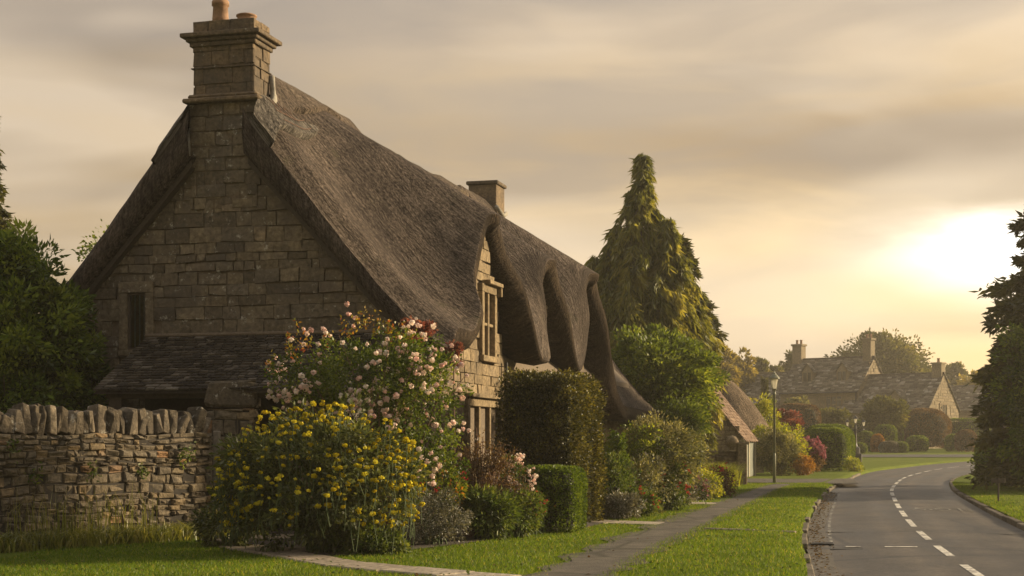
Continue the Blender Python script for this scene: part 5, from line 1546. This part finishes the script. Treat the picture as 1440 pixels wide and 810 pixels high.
sg_ = spot(1404, 706)
se = empty('sign_post', sg_, 'small dark wooden sign post on the grass under the dark trees', 'sign')
mb = MB(); mb.tube([sg_, sg_ + UP * .55], .022, 8); mb.build('post', M['dark_wood'], se)
mb = MB(); mb.box(sg_ + np.array([-.17, -.03, .44]), (.34, .05, 0), (0, .02, 0), (0, 0, .1), .006); mb.build('board', M['dark_wood'], se)

# ================================================================== RIGHT-HAND TREES
cprof = lambda f: np.interp(f, [0, .1, .35, .6, .8, 1], [.85, 1.0, 1.0, .82, .55, .1])
conifer('cedar_tree', 'tall dark conifer overhanging the bend of the road', (16.25, 42.9, 0), 9.9, 2.8, 'darkcon', R(141), leaders=((.9, .6, 8.8, 2.5, 150), (-.5, -.5, 7.4, 2.5, 150), (1.5, -.6, 6.6, 2.6, 140)), nb=240, per=260, weep=.3, L=.3, Wd=.10, bare=.10, prof=cprof, limb_tilt=.05)
tree('holly_tree', 'dark leafy evergreen beneath the tall roadside conifer', 'tree', (15.1, 41.0, 0), 5.0, (15.2, 41.0, 2.6), (1.9, 1.6, 2.4), 'yew', R(142), ncl=230, per=150, rc=.42, L=.13, Wd=.07, shell=.5)
sheared('clipped_mound', 'dark clipped evergreen mound at the edge of the right lawn', 'hedge', (16.35, 49.6, 0), (1.5, 1.5, 1.5), .2, 'topiary', R(143), n=6000, L=.07, Wd=.05)
bush('laurel_bush', 'low dark laurel bush in front of the clipped mound', 'bush', (15.4, 46.4, 0), (.9, .8, .6), 'yew', R(144), ncl=90, per=60, rc=.25, L=.12, Wd=.06)

# ================================================================== SHRUBS PAST THE DRIVEWAY
def gp_(px, py, y_): q = at(px, py, y_); return q
bush('golden_hedge', 'bright yellow green loose hedge beyond the lamp post', 'hedge', (11.1, 62.5, 0), (1.15, .9, .95), 'lime', R(151), ncl=130, per=80, rc=.24, L=.10, Wd=.055, h=1.15)
bush('variegated_shrub', 'grey variegated rounded shrub behind the lamp post', 'shrub', (10.75, 60.6, 0), (.95, .8, .88), 'varieg', R(152), ncl=130, per=80, rc=.22, L=.08, Wd=.05, h=.95)
bush('tall_golden_shrub', 'tall golden green shrub in front of the far thatched roof', 'shrub', (11.3, 67.5, 0), (.7, .7, 1.3), 'lime', R(153), ncl=60, per=70, rc=.28, L=.14, Wd=.05, h=2.0)
tree('red_acer', 'small red leaved maple above the golden hedge', 'tree', (13.2, 71, 0), 3, (13.15, 71, 2.2), (.65, .6, .65), 'acer_red', R(154), ncl=60, per=70, rc=.22, L=.10, Wd=.07, trunk_r=.05)
border_plant('pink_shrub', 'magenta flowering shrub beside the clipped round hedge', 'shrub', (12.75, 64.0, 0), (.62, .6, .7), 'brown_leaf', 155, 80, 60, .2, .09, .04, 'magenta', 60, .07, h=.75)
bush('peach_shrub', 'low peach green shrub at the corner of the driveway', 'shrub', (11.75, 60.4, 0), (.45, .4, .4), 'orange_leaf', R(156), ncl=50, per=50, rc=.16, L=.08, Wd=.04)
sheared('topiary_hedge', 'large clipped round shouldered hedge facing the road', 'hedge', (14.65, 69.2, 0), (1.9, 2.2, 1.95), -.28, 'topiary', R(157), n=14000, L=.075, Wd=.05, wave=.035, power=4.5)
sheared('topiary_hedge', 'clipped hedge wrapping behind the large round shouldered one', 'hedge', (15.3, 72.2, 0), (2.4, 2.4, 2.15), -.28, 'topiary', R(158), n=14000, L=.075, Wd=.05, wave=.03, power=3.2)
bush('verge_plant', 'small green plant at the foot of the large clipped hedge', 'plant', (15.45, 67.4, 0), (.4, .35, .3), 'lime', R(159), ncl=30, per=40, rc=.14, L=.09, Wd=.04)

# ================================================================== MANOR AND FAR COTTAGE
rngM = R(171)


def far_house(name, label, corner, fdir, flen, gdir, glen, z0, ze, zr, rows=20, wall='far_stone', pitch_over=.25):
    corner = np.asarray(corner, float); f_ = unit(np.asarray(fdir, float)); g_ = unit(np.asarray(gdir, float))
    e = empty(name, (corner[0], corner[1], z0), label, 'house')
    B = lambda a, b, z: np.array([corner[0], corner[1], 0]) + f_ * a + g_ * b + UP * z
    nf = -g_; ng = -f_
    V, Fc, Rn = stone_blocks(0, flen, z0, ze, (.2, .34), (.4, .9), rngM, gap=.01, bev=.015, dj=.012, jit=.008)
    mesh_obj('front_wall', B(0, -.03, 0) + V[:, :1] * f_ + V[:, 2:3] * nf + V[:, 1:2] * UP, Fc[:], M[wall], e, Rn)
    V, Fc, Rn = stone_blocks(0, glen, z0, zr, (.2, .34), (.4, .9), rngM, gap=.01, bev=.015, dj=.012, jit=.008, inside=lambda a, v: v < ze + (zr - ze) * (1 - abs(a - glen / 2) / (glen / 2)) - .05)
    mesh_obj('gable_wall', B(-.03, 0, 0) + V[:, :1] * g_ + V[:, 2:3] * ng + V[:, 1:2] * UP, Fc, M[wall], e, Rn)
    q = [(0, z0), (glen, z0), (glen, ze), (glen / 2, zr - .05), (0, ze)]
    mb = MB(); mb.add([B(0, b, z) for b, z in q] + [B(flen, b, z) for b, z in q], [(0, 1, 2, 3, 4), (9, 8, 7, 6, 5)] + [(i, 5 + i, 5 + (i + 1) % 5, (i + 1) % 5) for i in range(5)]); mb.build('wall_core', M['mortar'], e)
    po = pitch_over; sl = (zr - ze) / (glen / 2)
    for s in (0, 1):
        be = -po if not s else glen + po
        rf = tiles((B(-po * .6, glen / 2, zr + .12), B(flen + po, glen / 2, zr + .12), B(flen + po, be, ze - po * sl + .12), B(-po * .6, be, ze - po * sl + .12)), rows, rngM, (.3, .6), .045).build('roof', M['far_tile'], e)
    mb = MB(); mb.box(B(-po * .6, glen / 2 - .12, zr + .08), f_ * (flen + po * 1.6), g_ * .24, UP * .16, .03); mb.build('ridge', M['far_tile'], e)
    return e, B, f_, g_


def far_window(e, B, f_, g_, a, b, wd, h0, h1, nl, on_front=True):
    ax = f_ if on_front else g_; out = -g_ if on_front else -f_
    o = lambda t, z, n=0: (B(a + t, 0, z) if on_front else B(0, b + t, z)) + out * n
    mb = MB()
    mb.box(o(-.14, h0 - .14, .02), ax * (wd + .28), out * .08, UP * .137, .01); mb.box(o(-.14, h1 + .003, .02), ax * (wd + .28), out * .08, UP * .16, .01)
    for t in np.linspace(0, wd, nl + 1): mb.box(o(t - .07, h0, .02), ax * .14, out * .06, UP * (h1 - h0), .01)
    w_ = mb.build('window', M['trim_stone'], e)
    mb = MB(); mb.box(o(0, h0, .022), ax * wd, out * .02, UP * (h1 - h0)); mb.build('pane', M['dark_pane'], w_)


M['dark_pane'] = plain('dark_pane', (.03, .032, .03), .12, spec=.6)
g0 = .7
MC = (32.4, 140.0); FD = (-.766, .643, 0); GD = (.643, .766, 0)
man, B, f_, g_ = far_house('manor_house', 'large stone manor with steep tiled roof, dormers and tall chimneys', MC, FD, 8.2, GD, 6.6, g0, 6.15, 9.3, 24)
far_window(man, B, f_, g_, 1.6, 0, 1.7, 4.3, 5.6, 3); far_window(man, B, f_, g_, 1.6, 0, 1.7, 1.7, 3.0, 3); far_window(man, B, f_, g_, 5.4, 0, 1.4, 4.3, 5.6, 2)
far_window(man, B, f_, g_, 0, 2.6, 1.4, 6.3, 7.3, 2, False); far_window(man, B, f_, g_, 0, 2.4, 1.6, 3.4, 4.8, 3, False)
mb = MB(); mb.tube([B(.12, -.12, 6.0), B(.12, -.12, g0)], .07, 6); mb.build('drainpipe', M['iron'], man)
mb = MB(); mb.tube([B(-.1, -.32, 5.98), B(8.2, -.32, 5.98)], .08, 6); mb.build('gutter', M['iron'], man)
for a in (1.5, 5.2):        # dormers
    mb = MB(); z0_, z1_ = 7.0, 8.05; b0, w_ = .9, 1.15
    q = [(a, z0_), (a + w_, z0_), (a + w_, z1_), (a + w_ / 2, z1_ + .75), (a, z1_)]
    mb.add([B(t, b0, z) for t, z in q] + [B(t, b0 + 2.0, z) for t, z in q], [(4, 3, 2, 1, 0), (5, 6, 7, 8, 9)] + [(i, (i + 1) % 5, 5 + (i + 1) % 5, 5 + i) for i in range(5)]); dm = mb.build('dormer', M['far_stone'], man)
    for s in (0, 1):
        t0 = a - .15 if not s else a + w_ + .15
        tiles((B(a + w_ / 2, b0 - .12, z1_ + .85), B(a + w_ / 2, b0 + 2, z1_ + .85), B(t0, b0 + 2, z1_ - .05), B(t0, b0 - .12, z1_ - .05)), 6, rngM, (.3, .5), .04).build('dormer_roof', M['far_tile'], dm)
    mb = MB(); mb.box(B(a + .15, b0 - .02, z0_ + .15), f_ * .36, g_ * .03, UP * .85); mb.box(B(a + .64, b0 - .02, z0_ + .15), f_ * .36, g_ * .03, UP * .85); mb.build('dormer_window', M['dark_pane'], dm)
    mb = MB()
    for t in (.08, .53, 1.0): mb.box(B(a + t, b0 - .05, z0_ + .12), f_ * .09, g_ * .05, UP * .92, .005)
    mb.build('dormer_frame', M['trim_stone'], dm)
for a, b_, zt, w_ in ((8.0, 2.8, 10.75, 1.0), (.5, 2.8, 11.0, .85)):
    mb = MB(); mb.box(B(a - w_ / 2, b_, 8.6), f_ * w_, g_ * .95, UP * (zt - 8.6), .03); chm = mb.build('chimney', M['far_stone'], man)
    mb = MB(); mb.box(B(a - w_ / 2 - .1, b_ - .1, zt + .003), f_ * (w_ + .2), g_ * 1.15, UP * .2, .03); mb.build('cap_slab', M['far_stone'], chm)
    for k in (.25, .7):
        mb = MB(); mb.lathe(B(a - w_ / 2 + w_ * k, b_ + .47, zt + .2), [(.13, 0), (.11, .3), (.14, .32), (.13, .42)], 8); mb.build('chimney_pot', M['terracotta'], chm)
wing, B, f_, g_ = far_house('manor_wing', 'long low stone wing running left from the tall manor', (26.0, 145.6), FD, 9.5, GD, 6.0, g0, 5.2, 8.05, 22)
far_window(wing, B, f_, g_, 2.2, 0, 1.5, 3.4, 4.5, 2)
co, B, f_, g_ = far_house('roadside_cottage', 'stone cottage with mossy tiled roof and small chimney right of the manor', (37.4, 134.5), FD, 8.5, GD, 6.8, g0, 4.15, 7.5, 22)
far_window(co, B, f_, g_, 0, 2.6, 1.5, 3.5, 4.7, 3, False); far_window(co, B, f_, g_, 0, 2.6, 1.5, 1.5, 2.6, 3, False)
mb = MB(); q = [(2.0, 3.0), (4.2, 3.0), (4.2, 4.6), (3.1, 6.0), (2.0, 4.6)]
mb.add([B(t, -.12, z) for t, z in q] + [B(t, 2.2, z) for t, z in q], [(4, 3, 2, 1, 0), (5, 6, 7, 8, 9)] + [(i, (i + 1) % 5, 5 + (i + 1) % 5, 5 + i) for i in range(5)]); dm = mb.build('dormer', M['far_stone'], co)
for s in (0, 1):
    t0 = 1.85 if not s else 4.35
    tiles((B(3.1, -.25, 6.13), B(3.1, 2.2, 6.13), B(t0, 2.2, 4.55), B(t0, -.25, 4.55)), 9, rngM, (.3, .5), .04).build('dormer_roof', M['far_tile'], dm)
mb = MB(); mb.box(B(2.5, -.15, 3.4), f_ * .5, g_ * .03, UP * 1.0); mb.box(B(3.2, -.15, 3.4), f_ * .5, g_ * .03, UP * 1.0); mb.build('dormer_window', M['dark_pane'], dm)
mb = MB(); mb.box(B(-.02, 2.95, 6.9), f_ * .95, g_ * .9, UP * 1.55, .03); chm = mb.build('chimney', M['far_stone'], co)
mb = MB(); mb.box(B(-.1, 2.85, 8.453), f_ * 1.12, g_ * 1.1, UP * .16, .03); mb.build('cap_slab', M['far_stone'], chm)
mb = MB(); mb.lathe(B(.45, 3.4, 8.61), [(.14, 0), (.12, .3), (.15, .32), (.14, .4)], 8); mb.build('chimney_pot', M['terracotta'], chm)
oc, B, f_, g_ = far_house('village_house', 'small tiled house half hidden by the dark roadside trees', (50.5, 150), FD, 9, GD, 6.0, g0, 4.6, 7.0, 18)

# gardens before the manor: clipped mounds
def mound(name, label, cat, px0, px1, pt, y_, mat, seed, dep=1.0, n=5000, power=2.6, L=.13, group=None):
    x0, x1 = (px0 - 720) / F * y_, (px1 - 720) / F * y_; z = float(rise(y_)); top = HC + (HY - pt) / F * y_
    return sheared(name, label, cat, ((x0 + x1) / 2, y_, z - .05), (x1 - x0, (x1 - x0) * dep, top - z + .05), 0, mat, R(seed), n=n, L=L, Wd=L * .65, power=power, wave=.05, group=group)


mound('beech_dome', 'huge rounded brown beech dome in front of the far cottage', 'shrub', 1268, 1334, 576, 124, 'brown_leaf', 201, n=11000)
mound('clipped_ball', 'squat clipped green mound before the beech dome', 'shrub', 1231, 1259, 599, 120, 'topiary', 202, power=3.5)
mound('clipped_ball', 'second clipped green mound tucked behind the squat one', 'shrub', 1250, 1269, 600, 123, 'topiary', 203, power=3.2)
mound('clipped_ball', 'wide green clipped mound left of the orange shrub', 'shrub', 1204, 1230, 608, 117, 'topiary', 204)
mound('orange_shrub', 'rounded orange gold shrub between two clipped green mounds', 'shrub', 1226, 1242, 612, 116, 'orange_leaf', 205, n=3000)
mound('heather_mound', 'low grey green heather mound below the orange shrub', 'shrub', 1238, 1262, 622, 114, 'silver', 206, n=3500)
mound('heather_mound', 'small grey green mound right of the low heather', 'shrub', 1259, 1276, 623, 114, 'topiary', 207, n=2500)
mound('heather_mound', 'dark low mound behind the three lantern lamp', 'shrub', 1199, 1218, 624, 112, 'topiary', 208, n=2500)
mound('dark_mound', 'dark low clipped mound at the foot of the beech dome', 'shrub', 1276, 1304, 614, 118, 'yew', 209, n=4000)
mound('dark_mound', 'second dark low mound right along the far verge', 'shrub', 1330, 1352, 612, 118, 'yew', 210, n=3000)
mound('dark_mound', 'bronze rounded shrub beside the roadside trees', 'shrub', 1345, 1372, 606, 116, 'brown_leaf', 211, n=3000)
mound('tall_hedge', 'long brown green hedge across the manor garden', 'hedge', 1092, 1152, 570, 118, 'brown_leaf', 212, n=8000, power=5, dep=.4)
mound('tall_hedge', 'dark green hedge running toward the roadside trees', 'hedge', 1325, 1390, 590, 128, 'yew', 213, n=8000, power=5, dep=.4)
mound('tall_hedge', 'dark green hedge behind the three lantern lamp post', 'hedge', 1180, 1240, 592, 126, 'topiary', 214, n=8000, power=5, dep=.4)
def gtree(name, label, px0, px1, pt, pb, y_, mat, seed, ncl=110, per=75, L=.24, rc=None, base=None, cat='tree', group=None):
    x0, x1 = (px0 - 720) / F * y_, (px1 - 720) / F * y_; zt, zb = HC + (HY - pt) / F * y_, HC + (HY - pb) / F * y_; r_ = (x1 - x0) / 2
    return tree(name, label, cat, ((x0 + x1) / 2, y_, float(rise(y_))), zt, ((x0 + x1) / 2, y_, (zt + zb) / 2), (r_ * .9, r_ * .8, (zt - zb) / 2 * .9), mat, R(seed), ncl=ncl, per=per, rc=rc or r_ * .28, L=L, Wd=L * .6, trunk_r=r_ * .08 + .05, group=group)


gtree('garden_maple', 'light green layered maple before the far cottage roof', 1213, 1274, 556, 612, 122, 'lime' if False else 'far_leaf', 221, 130, 80)
gtree('garden_maple', 'light green rounded tree below the manor windows', 1148, 1199, 574, 618, 120, 'far_leaf', 222, 110, 80)
gtree('garden_maple', 'pale flowering tree at the corner of the manor', 1105, 1140, 556, 600, 126, 'varieg', 223, 70, 60)
gtree('copper_beech', 'great rounded tree crown rising behind the manor roof', 1172, 1302, 466, 585, 178, 'far_leaf', 224, 260, 110, L=.42)
gtree('far_tree', 'hazy pale tree in the gap left of the manor chimney', 1098, 1136, 486, 570, 172, 'far_leaf', 225, 60, 60, L=.4, group='hazy trees on the skyline')
for k, (a_, b_, t_, y_) in enumerate(((1022, 1062, 490, 150), (1050, 1086, 500, 160), (1072, 1112, 512, 170), (985, 1035, 470, 140))):
    gtree('far_tree', ['hazy tree right behind the spreading tree', 'second hazy tree above the far thatch', 'low hazy tree behind the dark cypress', 'tall hazy tree behind the weeping conifer'][k], a_, b_, t_, 585, y_, 'gold_leaf' if k in (0, 3) else 'far_leaf', 230 + k, 80, 70, L=.4, group='hazy trees on the skyline')
for k, (a_, b_, t_, y_) in enumerate(((1296, 1330, 512, 185), (1322, 1362, 508, 195), (1345, 1400, 520, 175), (1395, 1470, 500, 170), (1120, 1180, 515, 200), (1230, 1300, 515, 205))):
    gtree('skyline_tree', ['golden tree between manor and cottage chimney', 'soft hazy tree behind the cottage chimney', 'hazy tree right of the cottage gable', 'hazy tree hidden by the dark conifer', 'low hazy tree behind the manor chimney', 'hazy tree behind the great rounded crown'][k], a_, b_, t_, 590, y_, 'gold_leaf' if k in (0, 2) else 'far_leaf', 240 + k, 80, 70, L=.45, group='hazy trees beyond the manor')
conifer('cypress_tree', 'slender dark cypress left of the manor wing', (17.6, 104, .3), 5.3, .46, 'darkcon', R(251), nb=120, per=70, weep=.0, L=.2, Wd=.07, prof=lambda f: np.interp(f, [0, .2, .6, 1], [.7, 1, .8, .1]), limb_tilt=1.6)
# far wood closing the view behind everything
rng = R(260); P = []; A = []; T = []
for k in range(95):
    az = math.radians(-30 + 72 * k / 94) ; dist = rng.uniform(235, 290); c = np.array([math.sin(az) * dist, math.cos(az) * dist, .7 + 4.2]); rr = rng.uniform(3.6, 6.5)
    p, a_, tn = clumps(rng, c, (rr, rr, rr * rng.uniform(.8, 1.25)), 34, 40, rr * .34, .5, .3); P.append(p); A.append(a_); T.append(tn)
p = np.concatenate(P); tag(leaf_obj('far_woods', M['far_leaf'], None, p, np.concatenate(A), .9, .6, rng, np.concatenate(T)), 'soft hazy belt of woodland along the horizon', 'woods', kind='stuff')

# ================================================================== SKY, SUN, AIR, CAMERA
SUN_AZ, SUN_EL = 72.0, 15.0
EXPO = 0.98
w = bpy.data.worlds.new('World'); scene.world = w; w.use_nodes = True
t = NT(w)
sky = t.n('ShaderNodeTexSky'); sky.sky_type = 'NISHITA'; sky.sun_disc = False
sky.sun_elevation = math.radians(SUN_EL); sky.sun_rotation = math.radians(SUN_AZ); sky.dust_density = 3.0; sky.air_density = 1.2
bg1 = t.n('ShaderNodeBackground'); t.set(bg1.inputs[0], sky.outputs[0]); bg1.inputs[1].default_value = .05
dirv = t.n('ShaderNodeTexCoord').outputs['Generated']
sp = t.n('ShaderNodeSeparateXYZ'); t.set(sp.inputs[0], dirv)
deg = 180 / math.pi
el = t.math('MULTIPLY', t.math('ARCSINE', sp.outputs[2]), deg)
az = t.math('MULTIPLY', t.math('ARCTAN2', sp.outputs[0], sp.outputs[1]), deg)
cv = t.n('ShaderNodeCombineXYZ'); t.set(cv.inputs[0], t.math('MULTIPLY', az, .055)); t.set(cv.inputs[1], t.math('MULTIPLY', el, .26)); cv.inputs[2].default_value = .7
cvv = cv.outputs[0]
n_big = t.noise(cvv, 1.0, 6, .55, .5); n_fine = t.noise(cvv, 1.5, 5, .5, .5); n_soft = t.noise(cvv, .85, 3, .5, .3)
eln = t.math('ADD', el, t.math('MULTIPLY', t.math('SUBTRACT', n_big, .5), 6.0))
base = t.ramp(t.math('DIVIDE', eln, 40.0, True), [(0.0, (.80, .55, .27)), (.09, (.86, .63, .33)), (.18, (.80, .60, .34)), (.27, (.66, .52, .33)), (.37, (.58, .47, .34)), (.5, (.44, .39, .33)), (.7, (.54, .53, .51)), (1, (.66, .65, .64))])
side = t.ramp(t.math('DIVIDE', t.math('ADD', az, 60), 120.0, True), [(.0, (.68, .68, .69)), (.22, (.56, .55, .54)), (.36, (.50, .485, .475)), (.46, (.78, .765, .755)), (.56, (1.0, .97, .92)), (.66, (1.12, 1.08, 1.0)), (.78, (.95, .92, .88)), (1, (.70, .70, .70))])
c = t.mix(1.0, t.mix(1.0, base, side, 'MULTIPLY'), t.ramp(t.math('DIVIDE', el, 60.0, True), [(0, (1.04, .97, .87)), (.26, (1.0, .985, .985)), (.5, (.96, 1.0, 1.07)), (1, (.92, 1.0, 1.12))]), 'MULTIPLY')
def gauss(expr): return t.math('POWER', 2.71828, t.math('MULTIPLY', expr, -1.0))
def sq(x): return t.math('MULTIPLY', x, x)
n_w = t.math('MULTIPLY', t.math('SUBTRACT', n_big, .5), 3.6)
n_f = t.math('MULTIPLY', t.math('SUBTRACT', n_fine, .5), 3.0)
elw = t.math('ADD', t.math('ADD', el, n_w), n_f)
# long grey-brown cloud bands
bandaz = t.ramp(t.math('DIVIDE', t.math('ADD', az, 60), 120.0, True), [(.40, (.25,) * 3), (.52, (.6,) * 3), (.6, (1, 1, 1)), (.72, (1, 1, 1)), (.9, (.3,) * 3)])
b1 = gauss(sq(t.math('DIVIDE', t.math('SUBTRACT', elw, 10.6), 1.9)))
b2 = t.math('MULTIPLY', gauss(sq(t.math('DIVIDE', t.math('SUBTRACT', elw, 4.0), .6))), .45)
c = t.mix(t.math('MULTIPLY', t.math('MULTIPLY', t.math('ADD', b1, b2), bandaz), 1.0, True), c, (.33, .22, .115))
c = t.mix(t.math('MULTIPLY', t.ramp(n_fine, [(.38, (0, 0, 0)), (.60, (1, 1, 1))]), .58), c, (.31, .26, .215))
c = t.mix(t.math('MULTIPLY', t.ramp(n_soft, [(.46, (0, 0, 0)), (.66, (1, 1, 1))]), .5), c, (.80, .64, .46))
# the bright break in the cloud
gl = gauss(t.math('ADD', sq(t.math('DIVIDE', t.math('SUBTRACT', az, 19.5), 4.3)), sq(t.math('DIVIDE', t.math('SUBTRACT', t.math('ADD', el, t.math('MULTIPLY', n_f, 1.6)), 6.7), 1.35))))
c = t.mix(t.ramp(gl, [(.02, (0, 0, 0)), (.35, (.40, .40, .40)), (.9, (1, 1, 1))]), c, (1.9, 1.86, 1.74))
gl2 = gauss(t.math('ADD', sq(t.math('DIVIDE', t.math('SUBTRACT', az, 17), 11.0)), sq(t.math('DIVIDE', t.math('SUBTRACT', el, 5.8), 3.0))))
c = t.mix(t.math('MULTIPLY', gl2, .30, True), c, (1.12, .95, .68))
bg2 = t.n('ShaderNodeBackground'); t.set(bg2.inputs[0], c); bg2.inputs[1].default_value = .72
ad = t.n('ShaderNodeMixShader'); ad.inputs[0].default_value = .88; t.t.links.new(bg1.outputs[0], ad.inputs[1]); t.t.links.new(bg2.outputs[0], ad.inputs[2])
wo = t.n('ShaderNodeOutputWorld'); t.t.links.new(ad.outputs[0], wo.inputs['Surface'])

sl_ = bpy.data.lights.new('sun', 'SUN'); sl_.energy = 4.8; sl_.angle = math.radians(6.0); sl_.color = (1.0, .79, .50)
so_ = bpy.data.objects.new('sun', sl_); COL.objects.link(so_)
sv = Vector((math.sin(math.radians(SUN_AZ)) * math.cos(math.radians(SUN_EL)), math.cos(math.radians(SUN_AZ)) * math.cos(math.radians(SUN_EL)), math.sin(math.radians(SUN_EL))))
so_.rotation_euler = (-sv).to_track_quat('-Z', 'Y').to_euler()

mb = MB(); mb.bx(-720, 720, -140, 920, -1.2, 19.5); hz = mb.build('haze', None)
mm = bpy.data.materials.new('haze'); mm.use_nodes = True; t = NT(mm)
pv = t.n('ShaderNodeVolumePrincipled'); pv.inputs['Color'].default_value = (.95, .88, .74, 1); pv.inputs['Density'].default_value = .0007; pv.inputs['Anisotropy'].default_value = .45
ou = t.n('ShaderNodeOutputMaterial'); t.t.links.new(pv.outputs[0], ou.inputs['Volume']); hz.data.materials.append(mm)
tag(hz, 'thin golden morning haze filling the air over the village', 'haze', kind='stuff')

cam = bpy.data.cameras.new('camera'); cam.sensor_width = 36; cam.lens = 36 * F / 1440; cam.shift_y = (HY - 405) / 1440; cam.clip_end = 3000; cam.clip_start = .1
co_ = bpy.data.objects.new('camera', cam); COL.objects.link(co_); co_.location = (0, 0, HC); co_.rotation_euler = (math.radians(90), 0, 0); scene.camera = co_

scene.view_settings.view_transform = 'Standard'; scene.view_settings.look = 'None'; scene.view_settings.exposure = EXPO; scene.view_settings.gamma = 1
scene.render.engine = 'CYCLES'
cy_ = scene.cycles
cy_.max_bounces = 6; cy_.diffuse_bounces = 3; cy_.glossy_bounces = 3; cy_.transmission_bounces = 4; cy_.transparent_max_bounces = 8; cy_.volume_bounces = 0
cy_.use_denoising = True; cy_.sample_clamp_indirect = 4.0
